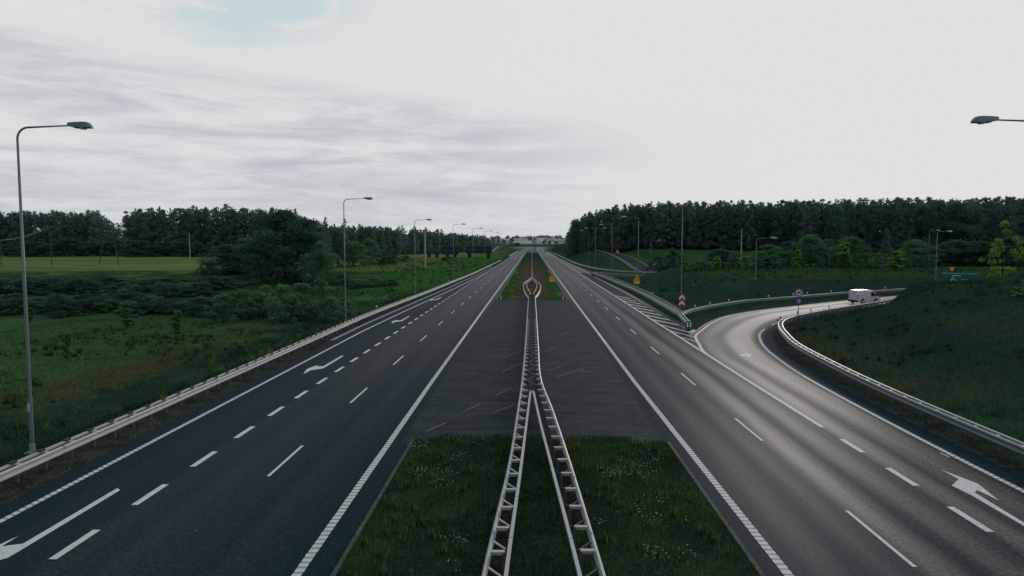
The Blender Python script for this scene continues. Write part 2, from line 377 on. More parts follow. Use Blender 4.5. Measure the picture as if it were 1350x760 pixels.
# a ragged gap high on the left shows the blue behind, whitened by thin cloud
edge=wm('SUBTRACT',el,wm('MULTIPLY',wm('ABSOLUTE',wm('ADD',az,R(23))),.20))
shape=wm('MULTIPLY',wr(wm('ADD',edge,wm('MULTIPLY',wm('SUBTRACT',nC,.5),.10)),R(13.6),R(16.6)),wr(wm('ADD',az,wm('MULTIPLY',wm('SUBTRACT',nC,.5),.3)),R(-11),R(-19)))
gap=wm('MULTIPLY',shape,wr(wm('ADD',wm('MULTIPLY',nC,.7),wm('MULTIPLY',nE,.3)),.33,.50))
skyc=wmix(.8,sky.outputs[0],W(.52,.70,.76))
base=wmix(wm('MULTIPLY',gap,.66),base,skyc)
# unseen sky overhead, behind and left, toned to shape the light
over=wr(el,R(24),R(50)); 
base=wmix(wm('MULTIPLY',over,.9),base,wmix(nD,W(.22,.27,.31),W(.42,.50,.56)))
behind=wr(y_,.25,-.35)
base=wmix(wm('MULTIPLY',behind,.7),base,W(.54,.61,.65))
leftside=wr(az,R(-46),R(-85)); base=wmix(wm('MULTIPLY',leftside,.8),base,W(.13,.19,.24))
L.new(base,bg.inputs['Color'])
sun=bpy.data.objects.new('sun',bpy.data.lights.new('sun','SUN')); C.objects.link(sun)
sun.data.energy=.72; sun.data.angle=R(10); sun.data.color=(1,.93,.85)
d=(math.sin(SUN_AZ)*math.cos(SUN_EL),math.cos(SUN_AZ)*math.cos(SUN_EL),math.sin(SUN_EL))
from mathutils import Vector
sun.rotation_euler=Vector(d).to_track_quat('Z','Y').to_euler(); sun.location=(60,60,80)

# ------------------------------------------------------------------ ramp and terrain
def zr(X): return float(np.interp(X,[0,25,50,75,110],[0,0,.5,1.1,2.0]))
def onz(px,py,add=0.0):
    z=0
    for _ in range(6):
        p=G(px,py,z+add); z=zr(p[0])
    return (p[0],p[1],z)
RL=[(14.2,-30),(14.2,0),(14.2,20),(14.2,33),(14.2,46),(14.2,54.8),(15.1,61.4),(15.95,66),(17.5,70.0),(20.9,77.9),(25.1,85.0),(30.8,90.6),(39.0,96.5),(49.5,103.5),(64,111),(84,118)]
RR=[(18,-30),(18,0),(18,20),(18.03,33),(18.5,45.5),(19.35,53.3),(20.2,58.6),(21.4,63.5),(23.0,68.3),(25.6,73.4),(29.0,78.6),(33.8,84.6),(42.0,91.5),(53,98.0),(67,104.5),(86,111)]
RLs=smooth_path(RL,1.2); 
def resample(P,n):
    P=np.array(P,float)[:,:2]; return P
# matched resampling: same number of steps between matched knots
def matched(A,B,k=8):
    def cr(P,i,t):
        P=[np.array(p,float) for p in P]; P=[2*P[0]-P[1]]+P+[2*P[-1]-P[-2]]; i+=1
        return .5*((2*P[i])+(-P[i-1]+P[i+1])*t+(2*P[i-1]-5*P[i]+4*P[i+1]-P[i+2])*t*t+(-P[i-1]+3*P[i]-3*P[i+1]+P[i+2])*t**3)
    a=[];b=[]
    for i in range(len(A)-1):
        for j in range(k): a.append(cr(A,i,j/k)); b.append(cr(B,i,j/k))
    a.append(np.array(A[-1],float)); b.append(np.array(B[-1],float)); return a,b
LA,LB=matched(RL,RR)
ramp_mid=np.array([(a+b)/2 for a,b in zip(LA,LB)])
def offset_pt(a,b,d):            # d metres beyond a, away from b
    v=a-b; v/=np.linalg.norm(v); return a+v*d

rail_in_pts=[(20.0,2),(20.05,15),(20.12,27.8),(20.15,33.4),(20.3,39.8),(20.8,47),(21.75,55.8),(23.1,62),(24.7,67.9),(26.3,72.2),(28.3,75.6),(30.7,78.5)]+[onz(*p,add=.75)[:2] for p in [(1075.8,410),(1099.5,406),(1123,402.6),(1141.6,399.7)]]+[(56,99.5),(70,105.5),(86,112)]
rail_out_pts=[(17.15,77.2),(17.6,79.6),(18.5,81.6),(20.6,85.6),(25.1,91.9)]+[onz(*p,add=.75)[:2] for p in [(988.3,395.7),(1030,392.6),(1107,386.2),(1176.4,382)]]+[(84,124)]
RI=np.array([p[:2] for p in smooth_path(rail_in_pts,1.0)]); RO=np.array([p[:2] for p in smooth_path(rail_out_pts,1.0)])
slip_mid=[(17,190,0),(22,183,0),(30,184,0),(45,187,.2),(70,192,1.8),(110,200,3)]       # second exit road
loop_mid=[(35.5,196,0),(36.5,225,1.0),(37.5,262,2.7),(38,300,3.9),(39,360,4.6),(40,430,5.2),(40,560,6.4),(38,700,7.6),(36,776,8.0)]
def dpoly(P,Q):
    """min distance from points P(n,2) to polyline Q(m,2) sampled"""
    out=np.empty(len(P)); idx=np.empty(len(P),int)
    for s in range(0,len(P),4000):
        dd=((P[s:s+4000,None,:]-Q[None])**2).sum(-1); idx[s:s+4000]=dd.argmin(1); out[s:s+4000]=np.sqrt(dd.min(1))
    return out,idx
SLIP=np.array(smooth_path(slip_mid,2)); LOOP=np.array(smooth_path(loop_mid,3))
def vnoise(X,Y,s,seed=0):
    r=np.random.RandomState(seed); out=0; 
    for k in range(5):
        a=r.rand()*6.28; ph=r.rand()*6.28; f=s*(.7+.9*r.rand())*(1.5**k)
        out=out+np.sin((X*math.cos(a)+Y*math.sin(a))*f+ph+1.5*np.sin((Y*math.cos(a)-X*math.sin(a))*f*.6+ph))/(1.4**k)
    return out/3
def side_in(P):
    """signed distance to inner rail; positive = inside the loop (hill side)"""
    d,i=dpoly(P,RI); i2=np.clip(i,1,len(RI)-2); t=RI[i2+1]-RI[i2-1]; v=P-RI[i2]
    return np.where(t[:,0]*v[:,1]-t[:,1]*v[:,0]<0,d,-d)
def left_edge(Y):  # outer limit of the paved left carriageway
    return np.interp(Y,[-60,75,105,138,200,333,600,3000],[-18.4,-18.4,-17.6,-16.6,-15.3,-14.6,-14.4,-14.4])
def rail_left_X(Y): return np.interp(Y,[-60,40,79,119,189,333,420,3000],[-19.3,-19.3,-19.3,-18.0,-16.3,-15.2,-15.2,-15.2])
def terr(X,Y):
    X=np.atleast_1d(np.asarray(X,float)); Y=np.atleast_1d(np.asarray(Y,float)); P=np.stack([X,Y],1)
    z=np.zeros(len(X))-.06
    # left of the road
    xl=rail_left_X(Y)-1.3; dl=xl-X
    fieldz=-2.7+4.3*sst(96,172,Y)+.5*sst(200,400,Y)
    zl=-.06+(fieldz+.06)*sst(0,9,dl)
    zl=zl+vnoise(X,Y,.11,3)*.35*sst(2,20,dl)
    z=np.where(dl>0,zl,z)
    # right side
    s_in=side_in(P); d_out,io=dpoly(P,RO); tt=RO[np.clip(io,1,len(RO)-2)+1]-RO[np.clip(io,1,len(RO)-2)-1]; vv=P-RO[np.clip(io,1,len(RO)-2)]
    out_side=(tt[:,0]*vv[:,1]-tt[:,1]*vv[:,0]>0)
    rz=np.interp(X,[0,25,50,75,110],[0,0,.5,1.1,2.0])-.06
    dm,im=dpoly(P,ramp_mid); near=dm<9
    hill=rz+(np.minimum(np.clip(2.45+.24*(X-33),.7,5.1),5.0-1.75*np.clip((Y-66)/28,0,1))+vnoise(X,Y,.12,5)*.22-rz*.5)*sst(np.interp(X,[34,41,45],[1.0,3.2,1.2]),np.interp(X,[34,41,45],[12,14,8.5]),s_in)
    east=(X>19.8)
    z=np.where((s_in>0)&east&(Y<150),hill,z)
    z=np.where((s_in<=0)&east&(Y<150),rz,z)
    # beyond the ramp: low ground by the motorway, a bank rising to a shelf
    shelf=3.0+np.clip((Y-200)*.030,0,3.2)
    rise=sst(1.0,8.5,d_out)*sst(20,38,X)
    dip=-.7*sst(18.5,24,X)*(1-sst(150,185,Y))*sst(84,100,Y)
    zb=rz+dip*(1-rise)+(shelf-rz)*rise+vnoise(X,Y,.1,9)*.25*rise
    beyond=((out_side)&(Y>77)&(X>17.0)&(s_in<0))|(Y>=150)&(X>17)
    zb=np.where(Y>=150, -.06+dip*(1-sst(20,38,X))+(shelf+.06)*sst(19,40,X)+vnoise(X,Y,.1,9)*.25*sst(22,40,X), zb)
    w=sst(140,160,Y); zb2=rz+dip*(1-rise)+(shelf-rz)*rise
    zb=np.where((Y>130)&(Y<170),(1-w)*zb2+w*zb,zb)
    z=np.where(beyond,zb,z)
    # bank up to the overbridge on both sides
    emb=7.6*sst(560,740,Y)*(1-sst(790,860,Y))
    side=np.where(X>0,sst(20,34,X),sst(20,34,-X))
    z=np.where((Y>540),np.maximum(z,emb*side-.06),z)
    # carve for slip roads
    for Q,hw in ((SLIP,4.5),(LOOP,5.0)):
        d,i=dpoly(P,Q[:,:2]); zt=Q[i,2]-.12; k=1-sst(hw,hw+9,d); z=np.where(X>18,z*(1-k)+zt*k,z)
    # far country
    z=np.where((Y>900),z+ (Y>900)*sst(1300,6500,Y)*46*(1+.25*vnoise(X,Y,.0012,11)),z)
    return z
def tz(X,Y): return float(terr([X],[Y])[0])

xs=np.concatenate([np.array([-6000,-3500,-2200,-1500,-1100,-800]),np.arange(-620,-150,14),np.arange(-150,-46,3.0),np.arange(-46,-14,1.0),np.arange(-14,17,5.),np.arange(17,60,1.0),np.arange(60,130,2.5),np.arange(130,420,10),np.array([440,600,800,1100,1500,2200,3500,6000])])
ys=np.concatenate([np.array([-80,-50,-25]),np.arange(-10,130,1.25),np.arange(130,260,3),np.arange(260,560,9),np.arange(560,900,12),np.arange(900,1600,60),np.arange(1600,8200,250)])
XX,YY=np.meshgrid(xs,ys); ZZ=terr(XX.ravel(),YY.ravel())
nx,ny=len(xs),len(ys)
me=bpy.data.meshes.new('ground'); me.vertices.add(nx*ny); me.vertices.foreach_set('co',np.stack([XX.ravel(),YY.ravel(),ZZ],1).ravel())
idx=np.arange(nx*ny).reshape(ny,nx); q=np.stack([idx[:-1,:-1],idx[:-1,1:],idx[1:,1:],idx[1:,:-1]],-1).reshape(-1,4)
me.loops.add(q.size); me.loops.foreach_set('vertex_index',q.ravel()); me.polygons.add(len(q)); me.polygons.foreach_set('loop_start',np.arange(len(q))*4); 
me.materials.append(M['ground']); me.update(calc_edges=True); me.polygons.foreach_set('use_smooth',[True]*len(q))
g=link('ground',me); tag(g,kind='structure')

# ------------------------------------------------------------------ road sheets
def strip(name, left, right, z, mat, uvl=None, uvr=None, vs=None, parent=None, kind='structure'):
    """sheet between two matched polylines; uv = (lateral metre, running metre)"""
    n=len(left); V=[];Fc=[]
    for i in range(n):
        za=z(left[i]) if callable(z) else z; zb=z(right[i]) if callable(z) else z
        V+= [(left[i][0],left[i][1],za),(right[i][0],right[i][1],zb)]
    for i in range(n-1): Fc.append((2*i,2*i+1,2*i+3,2*i+2))
    me=bpy.data.meshes.new(name); me.from_pydata(V,[],Fc); me.materials.append(mat)
    uv=me.uv_layers.new(name='UVMap')
    for poly in me.polygons:
        for li in poly.loop_indices:
            vi=me.loops[li].vertex_index; i=vi//2; r=vi%2
            uu=(uvr if r else uvl); uu = uu[i] if uu is not None else V[vi][0]
            uv.data[li].uv=(uu, vs[i] if vs is not None else V[vi][1])
    o=link(name,me,parent)
    if kind and not parent: tag(o,kind=kind)
    return o
Yr=list(np.concatenate([np.arange(-60,240,6),np.arange(240,1500,30)]))
def right_edge(Y): return np.interp(Y,[-60,50,85,125,195,215,260,420,3000],[16.9,16.9,16.9,17.6,16.9,19.5,17.4,16.6,16.6])
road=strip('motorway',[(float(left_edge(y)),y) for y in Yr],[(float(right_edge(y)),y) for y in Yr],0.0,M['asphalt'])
A=[offset_pt(a,b,.55 if a[1]>56 else 0.0) for a,b in zip(LA,LB)]; B=[offset_pt(b,a,1.15) for a,b in zip(LA,LB)]
vv=np.concatenate([[0],np.cumsum(np.linalg.norm(np.diff(ramp_mid,axis=0),axis=1))])-30
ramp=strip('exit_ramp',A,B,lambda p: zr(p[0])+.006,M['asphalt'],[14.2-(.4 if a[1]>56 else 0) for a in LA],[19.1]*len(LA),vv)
med=strip('median_pavement',[(-5.95,y) for y in (30,50,70,107.5)],[(6.0,y) for y in (30,50,70,107.5)],.004,M['asphalt_median'])
# road-edge verges
strip('road_verge',[(float(rail_left_X(y))-1.6,y) for y in Yr],[(float(left_edge(y)),y) for y in Yr],-.012,M['verge'])
Bo=[offset_pt(b,a,1.15) for a,b in zip(LA,LB)]; Bo2=[offset_pt(b,a,2.9) for a,b in zip(LA,LB)]
strip('ramp_verge',Bo,Bo2,lambda p: zr(p[0])-.012,M['verge'])
A2=[offset_pt(a,b,2.2) for a,b in zip(LA,LB) if a[1]>69]; A1=[offset_pt(a,b,.55) for a,b in zip(LA,LB) if a[1]>69]
strip('ramp_shoulder',A2,A1,lambda p: zr(p[0])-.02,M['verge'])
gut=[y for y in np.arange(62,262,6)]
strip('gutter',[(float(left_edge(y))-.5,y) for y in gut],[(float(left_edge(y))-.05,y) for y in gut],.012,M['concrete'])
# slip roads
def wide(Q,hw,z0): 
    Q=np.array(Q); t=np.gradient(Q[:,:2],axis=0); t/=np.linalg.norm(t,axis=1)[:,None]; nrm=np.stack([-t[:,1],t[:,0]],1)
    return Q[:,:2]+nrm*hw, Q[:,:2]-nrm*hw, Q[:,2]+z0
def slab(name,Q,hw,z0,mat,parent=None,o1=None,o2=None):
    a,b,z=wide(Q,1.0,z0); mid=(a+b)/2; nrm=(a-b)/2
    o1=hw if o1 is None else o1; o2=-hw if o2 is None else o2
    a=mid+nrm*o1; b=mid+nrm*o2; m=MB()
    for i in range(len(a)-1): m.poly([(*a[i],z[i]),(*b[i],z[i]),(*b[i+1],z[i+1]),(*a[i+1],z[i+1])])
    return m.build(name,mat,parent)
sl=slab('slip_road',SLIP,3.6,.012,M['asphalt_far']); tag(sl,kind='structure')
lp=slab('approach_road',LOOP,3.1,.02,M['asphalt_far']); tag(lp,kind='structure')
for s in (-2.8,2.6): slab('edge_line',LOOP,0,.03,M['paint_worn'],lp,s+.25,s)
for s in (-3.2,): slab('edge_line',SLIP,0,.022,M['paint_worn'],sl,s+.25,s)

# ------------------------------------------------------------------ markings (children of the road sheet)
def xoff(Y): return float(np.interp(Y,[0,18,33,44,100],[.30,.26,.14,.06,0]))
Zp=.010
def line_strip(name, f, y0, y1, wdt, mat, step=4):
    m=MB(); Ys=list(np.arange(y0,y1,step))+[y1]
    for a,b in zip(Ys[:-1],Ys[1:]): m.poly([(f(a)-wdt/2,a),(f(a)+wdt/2,a),(f(b)+wdt/2,b),(f(b)-wdt/2,b)],Zp)
    return m.build(name,mat,road)
def ribs(name,f,y0,y1,wdt,slant,per=.30,on=.19):
    m=MB(); y=y0
    while y<y1:
        x=f(y); j=random.uniform(-.012,.012)
        m.poly([(x-wdt/2,y+slant),(x+wdt/2,y),(x+wdt/2+j,y+on),(x-wdt/2+j,y+on+slant)],Zp+.003); y+=per
    return m.build(name,M['paint'],road)
def dashes(name,f,y0,y1,ln,per,wdt,mat=None):
    m=MB(); y=y0
    while y<y1:
        m.poly([(f(y)-wdt/2,y),(f(y)+wdt/2,y),(f(y+ln)+wdt/2,y+ln),(f(y+ln)-wdt/2,y+ln)],Zp); y+=per
    return m.build(name,mat or M['paint'],road)
fLm=lambda Y:-6.58+xoff(Y)*.6; fRm=lambda Y:6.62+xoff(Y)*1.6 if Y<40 else 6.62+xoff(Y)*1.6
fLd=lambda Y:-10.36+xoff(Y)*.5; fRd=lambda Y:10.32+xoff(Y)*1.7
fLt=lambda Y:-13.84+xoff(Y)*.3; fRt=lambda Y:14.2+xoff(Y)*1.0; fLe=lambda Y: float(np.interp(Y,[0,69,90,138,200,330,1500],[-17.3,-17.42,-16.9,-15.3,-14.0,-13.7,-13.7]))
line_strip('edge_line',fLm,-30,1400,.26,M['paint_line']); ribs('ribbed_edge_line',fLm,2,60,.27,0)
line_strip('edge_line',fRm,-30,1400,.26,M['paint_line']); ribs('ribbed_edge_line',fRm,2,60,.27,0)
line_strip('edge_line',fLe,-30,1400,.22,M['paint_line']); ribs('ribbed_edge_line',fLe,2,60,.24,.10)
line_strip('edge_line',fRt,33.2,1400,.24,M['paint'])
line_strip('edge_line',fLm,60,1400,.24,M['paint']).location.z=.003
line_strip('edge_line',fRm,60,1400,.24,M['paint']).location.z=.003
line_strip('edge_line',fLe,60,1400,.2,M['paint']).location.z=.003
dashes('lane_dashes',fLd,25.46-36.24,1000,4.0,12.08,.13)
dashes('lane_dashes',fRd,20.8-24.2-4+1.9,1000,4.0,12.1,.13)
dashes('merge_lane_dashes',fLt,22.47-32.24,205,2.0,4.03,.25)
dashes('exit_lane_dashes',fRt,21.15-24.2,32,2.02,4.03,.25)
# ramp edge lines
def edge_of(P,Q,o1,o2,sel,mat,nm):
    a=[offset_pt(p,q,o1) for p,q in zip(P,Q) if sel(p)]; b=[offset_pt(p,q,o2) for p,q in zip(P,Q) if sel(p)]
    m=MB()
    for i in range(len(a)-1): m.poly([(*a[i],zr(a[i][0])+Zp+.006),(*b[i],zr(b[i][0])+Zp+.006),(*b[i+1],zr(b[i+1][0])+Zp+.006),(*a[i+1],zr(a[i+1][0])+Zp+.006)])
    return m.build(nm,mat,ramp)
edge_of(LA,LB,.10,-.16,lambda p:p[1]>54.5,M['paint'],'edge_line')
edge_of(LA,LB,.50,.32,lambda p:p[1]>66,M['paint_worn'],'edge_line')
edge_of(LB,LA,.12,-.12,lambda p:p[1]>46,M['paint_worn'],'edge_line')
edge_of(LB,LA,.12,-.12,lambda p:p[1]<47,M['paint_line'],'edge_line')
m=MB(); y=2
rr=[p for p in LB if p[1]<48]; rx=lambda Y: float(np.interp(Y,[p[1] for p in rr],[p[0] for p in rr]))
while y<46: 
    x=rx(y); m.poly([(x-.12,y),(x+.12,y+.10),(x+.12,y+.29),(x-.12,y+.19)],Zp+.010); y+=.30
m.build('ribbed_edge_line',M['paint'],ramp)
m=MB(); m.poly([(14.34,57.5),(14.34,205),(16.55,205),(16.9,125),(16.85,66)],.003); m.build('nose_pavement',M['asphalt_median'],road)
# hatched nose between motorway and ramp
m=MB()
def bar(p,q,wd=.55,zz=Zp+.004):
    m.poly([(p[0],p[1]-wd/2),(q[0],q[1]-wd/2),(q[0],q[1]+wd/2),(p[0],p[1]+wd/2)],zz)
for Yl in (116,110.8,105.6,100.4,95.2,90.0,84.9,79.9): bar((14.33,Yl),(16.2,Yl-5.2),1.15)
bar((14.33,74.8),(15.95,68.6),1.1); bar((15.95,68.6),(17.0,70.4),1.0)
bar((14.33,69.6),(15.85,64.6),.7); bar((15.85,64.6),(16.0,66.2),.5)
bar((14.33,65.2),(15.15,61.9),.6)
m.build('nose_hatching',M['paint'],road)
line_strip('nose_outer_line',lambda Y:float(np.interp(Y,[70,78,125,192],[16.3,16.25,16.9,16.3])),72,180,.12,M['paint_worn'])
# arrows
a1=[(403,463),(397,472),(318,521),(286,519),(228,543),(236,526),(262,508),(292,503),(282,512),(318,510)]
a1=[G(330+x/3.305,330+y/3.305) for x,y in a1]
arw=MB(); arw.poly([G(390+x/16.875,460+y/16.875) for x,y in [(1000,165),(1048,175),(630,430),(590,452),(300,497),(250,530),(145,580),(215,480),(250,455),(370,412),(490,370),(430,410),(600,400)]],0)
arw.v=[(x,y-46.5,z) for x,y,z in arw.v]; ame=arw.mesh('merge_arrow',M['paint'])
for Y in (17.2,46.7,76.2,105.7): link('merge_arrow',ame,road,(0,Y,Zp+.002))
m=MB(); q_=lambda x,y:G(1010+x/3.8,560+y/3.8)
m.poly([q_(*p) for p in [(930,308),(965,275),(1057,330),(1030,357)]],.018); m.poly([q_(*p) for p in [(1030,357),(1045,343),(1400,560),(1400,575)]],.018)
m.poly([q_(*p) for p in [(875,228),(1060,298),(1170,385),(1057,330),(965,275)]],.0185)
m.build('exit_arrow',M['paint'],ramp)
m=MB(); q_=lambda x,y:G(860+x/5.845,370+y/5.845)
m.poly([q_(*p) for p in [(666,573),(716,567),(704,553),(770,576),(742,599),(727,588),(688,590)]],.018)
m.build('exit_arrow',M['paint'],ramp)
m=MB(); m.poly([G(1240,597,0),G(1253,603,0),G(1251,604.5),G(1239,598.5)],.018); m.build('paint_patch',M['paint_worn'],ramp)
# faint scrapes on the old median pavement
m=MB()
for p,q in [((-2.2,53.1),(-.9,56.3)),((-2.1,47.2),(-.7,50.8)),((-2.17,39.7),(-1.3,41.8)),((-3.7,35.7),(-2.9,37.6)),((-5.1,31.9),(-4.3,33.6)),((-2.06,35.6),(-1.0,37.3)),((1.69,45.4),(3.76,48.7)),((3.76,48.7),(4.9,49.0)),((3.3,48.1),(4.1,47.2)),((1.2,47.6),(2.2,49.5)),((1.1,56),(2.0,58)),((2.6,66),(3.8,69))]:
    d=np.array(q)-np.array(p); n=np.array([-d[1],d[0]])/np.linalg.norm(d)*.045
    m.poly([(p[0]-n[0],p[1]-n[1]),(q[0]-n[0],q[1]-n[1]),(q[0]+n[0],q[1]+n[1]),(p[0]+n[0],p[1]+n[1])],.009)
m.build('scrape_marks',M['paint_faint'],med)

# ------------------------------------------------------------------ grass (stuff)
def blades(name, pts, hmin, hmax, wd, mat, lean=.35, shade=None):
    n=len(pts); a=np.random.rand(n)*2*PI; h=hmin+(hmax-hmin)*np.random.rand(n)**1.6
    base=np.array(pts,float); dx=np.cos(a)*wd*(.6+.8*np.random.rand(n)); dy=np.sin(a)*wd
    la=np.random.rand(n)*2*PI; ll=lean*h*np.random.rand(n)
    v=np.empty((n,3,3)); v[:,0]=base; v[:,0,0]-=dx; v[:,0,1]-=dy; v[:,1]=base; v[:,1,0]+=dx; v[:,1,1]+=dy
    v[:,2]=base; v[:,2,0]+=np.cos(la)*ll; v[:,2,1]+=np.sin(la)*ll; v[:,2,2]+=h
    me=bpy.data.meshes.new(name); me.vertices.add(n*3); me.vertices.foreach_set('co',v.ravel()); me.loops.add(n*3); me.loops.foreach_set('vertex_index',np.arange(n*3))
    me.polygons.add(n); me.polygons.foreach_set('loop_start',np.arange(n)*3); me.materials.append(mat); me.update(calc_edges=True)
    at=me.attributes.new('shade','FLOAT','FACE'); sh=(np.random.rand(n)**2 if shade is None else shade); at.data.foreach_set('value',sh.astype(np.float32))
    return tag(link(name,me),kind='stuff')
def pnoise(x,y,s,seed): return vnoise(x,y,s,seed)*.5+.5
def med_edge(y): return -5.55+xoff(y)*.6, 6.05+xoff(y)*.9
turf=MB(); Ys=list(np.arange(-20,30,2))+[30.4]
for a,b in zip(Ys[:-1],Ys[1:]):
    turf.poly([(med_edge(a)[0],a),(med_edge(a)[1],a),(med_edge(b)[1],b),(med_edge(b)[0],b)],.03)
turf.poly([(-5.2,30.4),(5.9,30.4),(4.9,30.75),(-4.4,30.8)],.031)
tag(turf.build('median_turf',M['turf']),kind='structure')
rg=MB(); xs_=list(np.arange(-5.3,6.06,.22)); yy_=[31.05+.28*math.sin(x*2.1)+.22*random.random()-.9*max(0,abs(x-.3)-4.4) for x in xs_]
for a in range(len(xs_)-1): rg.poly([(xs_[a],29.9),(xs_[a+1],29.9),(xs_[a+1],yy_[a+1]),(xs_[a],yy_[a])],.028)
tag(rg.build('dirt_edge',verge('bare dirt',(.045,.048,.036),(.10,.080,.055),(.17,.15,.12))),kind='structure')
far_t=MB(); far_t.poly([(-5.5,107),(5.5,107),(5.5,645),(-5.5,645)],.03); tag(far_t.build('median_turf',M['turf_far']),kind='structure')
# kerb of the turf
kb=MB()
for a,b in zip(Ys[:-1],Ys[1:]):
    for s in (0,1):
        x0,x1=med_edge(a)[s],med_edge(b)[s]; wd=.13
        kb.add([(x0-wd/2,a,.0),(x0+wd/2,a,.0),(x1+wd/2,b,.0),(x1-wd/2,b,.0),(x0-wd/2,a,.07),(x0+wd/2,a,.07),(x1+wd/2,b,.07),(x1-wd/2,b,.07)],[(4,5,6,7),(0,1,5,4),(1,2,6,5),(2,3,7,6),(3,0,4,7)])
tag(kb.build('median_kerb',simple('mossy kerb',(.10,.105,.09),.9,0,.2,.7,5)),kind='structure')
n=95000; x=np.random.uniform(-5.7,6.4,n); y=13+18.2*np.random.rand(n)
ej=.22*(pnoise(x,y,2.3,77)-.35)
keep=(x>-5.48-ej)&(x<np.interp(y,[13,31],[6.34,6.05])+ej)
dens=pnoise(x,y,1.1,21); keep&=(np.random.rand(n)<.25+dens)
keep&=~((y>30.6)&(np.abs(x-.3)>5.3-(y-30.4)))
x,y=x[keep],y[keep]; dd=pnoise(x,y,.9,22)
# blades darker towards the barrier, lighter beside the pavement
lane=np.exp(-((x+.2)/1.9)**2)
patch=np.clip(pnoise(x,y,.55,23)*1.6-.45,0,1)
sh=np.clip((np.random.rand(len(x))**1.3)*(.22+1.0*patch)*(1-.75*lane),0,1)
sh=np.where(np.random.rand(len(x))<.02,1.0,sh*.8)
blades('median_grass',np.stack([x,y,np.full(len(x),.03)],1),.03,.17,.012,M['blade'],.6,sh)
# tall tufts
tx=[];
for _ in range(190):
    cx,cy=random.uniform(-5.0,5.9),random.uniform(13,30.5)
    if abs(cx+.1)<1.9 and random.random()<.8: continue
    for k in range(46):
        a=random.uniform(0,6.28); r=abs(random.gauss(0,.14)); tx.append((cx+r*math.cos(a),cy+r*math.sin(a),.03))
blades('tall_grass_tufts',tx,.15,.48,.013,M['blade'],.5)
fm=MB()
for _ in range(60):
    cx,cy=random.uniform(-5.0,5.6),random.uniform(14,30)
    if abs(cx)<1.9: continue
    for k in range(random.randint(4,26)):
        x0,y0=cx+random.gauss(0,.28),cy+random.gauss(0,.28); z0=random.uniform(.16,.34); r=random.uniform(.010,.024)
        fm.add([(x0+r*math.cos(a),y0+r*math.sin(a),z0+.006*(i%2)) for i,a in enumerate([0,1.05,2.1,3.14,4.2,5.25])],[(0,1,2,3,4,5)])
tag(fm.build('daisies',M['flower']),kind='stuff')
# far median tufts
n=2600; x=np.random.uniform(-5.3,5.3,n); y=107.3+170*np.random.rand(n)**1.6; sh=np.random.rand(n)**2*.55
blades('dry_median_grass',np.stack([x,y,np.full(n,.03)],1),.06,.28,.03,M['blade_dull'],.5,sh)
# banks: left slope, loop hill, far bank
def scatter(name,n,x0,x1,y0,y1,ok,hmin,hmax,wd,mat,seed,power=1.0,gain=1.0):
    x=np.random.uniform(x0,x1,n); y=y0+(y1-y0)*np.random.rand(n)**power
    k=ok(x,y); x,y=x[k],y[k]; z=terr(x,y)-.02; p=pnoise(x,y,.16,seed); p2=pnoise(x,y,.5,seed+1)
    sh=np.clip(np.random.rand(len(x))**1.5*(.1+1.0*np.clip(p*1.3-.2,0,1)*(.4+.8*p2))*gain*np.where((x<-20)&(x>-33)&(y<100),.35,1.0),0,1)
    return blades(name,np.stack([x,y,z],1),hmin,hmax,wd,mat,.6,sh)
scatter('left_bank_grass',110000,-70,-20.8,18,100,lambda x,y:(x<-20.8)&(-x<(y+6)*.86),.08,.32,.022,M['blade'],31,1.1,.95)
scatter('left_embankment_grass',30000,-60,-17,100,330,lambda x,y:(x<rail_left_X(y)-1.0),.12,.4,.05,M['blade'],35,1.3,.8)
scatter('hill_grass',130000,20.6,95,22,112,lambda x,y:(side_in(np.stack([x,y],1))>.7)&(x<(y+5)*.85+3),.08,.34,.024,M['blade_dull'],41,1.0,.4)
scatter('right_bank_grass',42000,17.5,140,78,200,lambda x,y:(dpoly(np.stack([x,y],1),ramp_mid)[0]>6.3)&(side_in(np.stack([x,y],1))<0)&(dpoly(np.stack([x,y],1),SLIP[:,:2])[0]>5)&(x>np.interp(y,[78,85,125,200],[17,19.2,19.6,18.5])),.1,.4,.045,M['blade'],45,1.0,.7)
scatter('verge_grass',9000,-20.8,-18.55,16,110,lambda x,y:np.random.rand(len(x))<pnoise(x,y,.9,3)**2,.04,.22,.02,M['blade_dull'],51,1.3,.7)
scatter('verge_grass',14000,18.6,21.0,16,66,lambda x,y:(side_in(np.stack([x,y],1))>-1.2)&(side_in(np.stack([x,y],1))<.8)&(dpoly(np.stack([x,y],1),ramp_mid)[0]>3.3),.05,.3,.02,M['blade_dull'],55,1.2,.8)

def tufts(name,n,x0,x1,y0,y1,ok,hmin,hmax,mat,shk):
    P=[];S_=[]
    X=np.random.uniform(x0,x1,n*3); Y=np.random.uniform(y0,y1,n*3); k=ok(X,Y)&(vnoise(X,Y,.22,int(x0)%50+3)>-.1); X,Y=X[k][:n],Y[k][:n]; Z=terr(X,Y)
    for x,y,z in zip(X,Y,Z):
        rr=random.uniform(.10,.42); sh=random.random()**2*shk
        m_=random.randint(18,46)
        for _ in range(m_):
            a=random.uniform(0,6.28); q=abs(random.gauss(0,rr)); P.append((x+q*math.cos(a),y+q*math.sin(a),z-.03)); S_.append(min(1,max(0,sh+random.gauss(0,.10))))
    blades(name,P,hmin,hmax,.026,mat,.6,np.array(S_))
tufts('rank_grass_tufts',650,-60,-21,20,96,lambda x,y:(-x<(y+6)*.86),.25,.75,M['blade'],.85)
tufts('rank_grass_tufts',600,21,90,28,104,lambda x,y:(side_in(np.stack([x,y],1))>1.5)&(x<(y+5)*.85+3),.25,.7,M['blade'],.40)
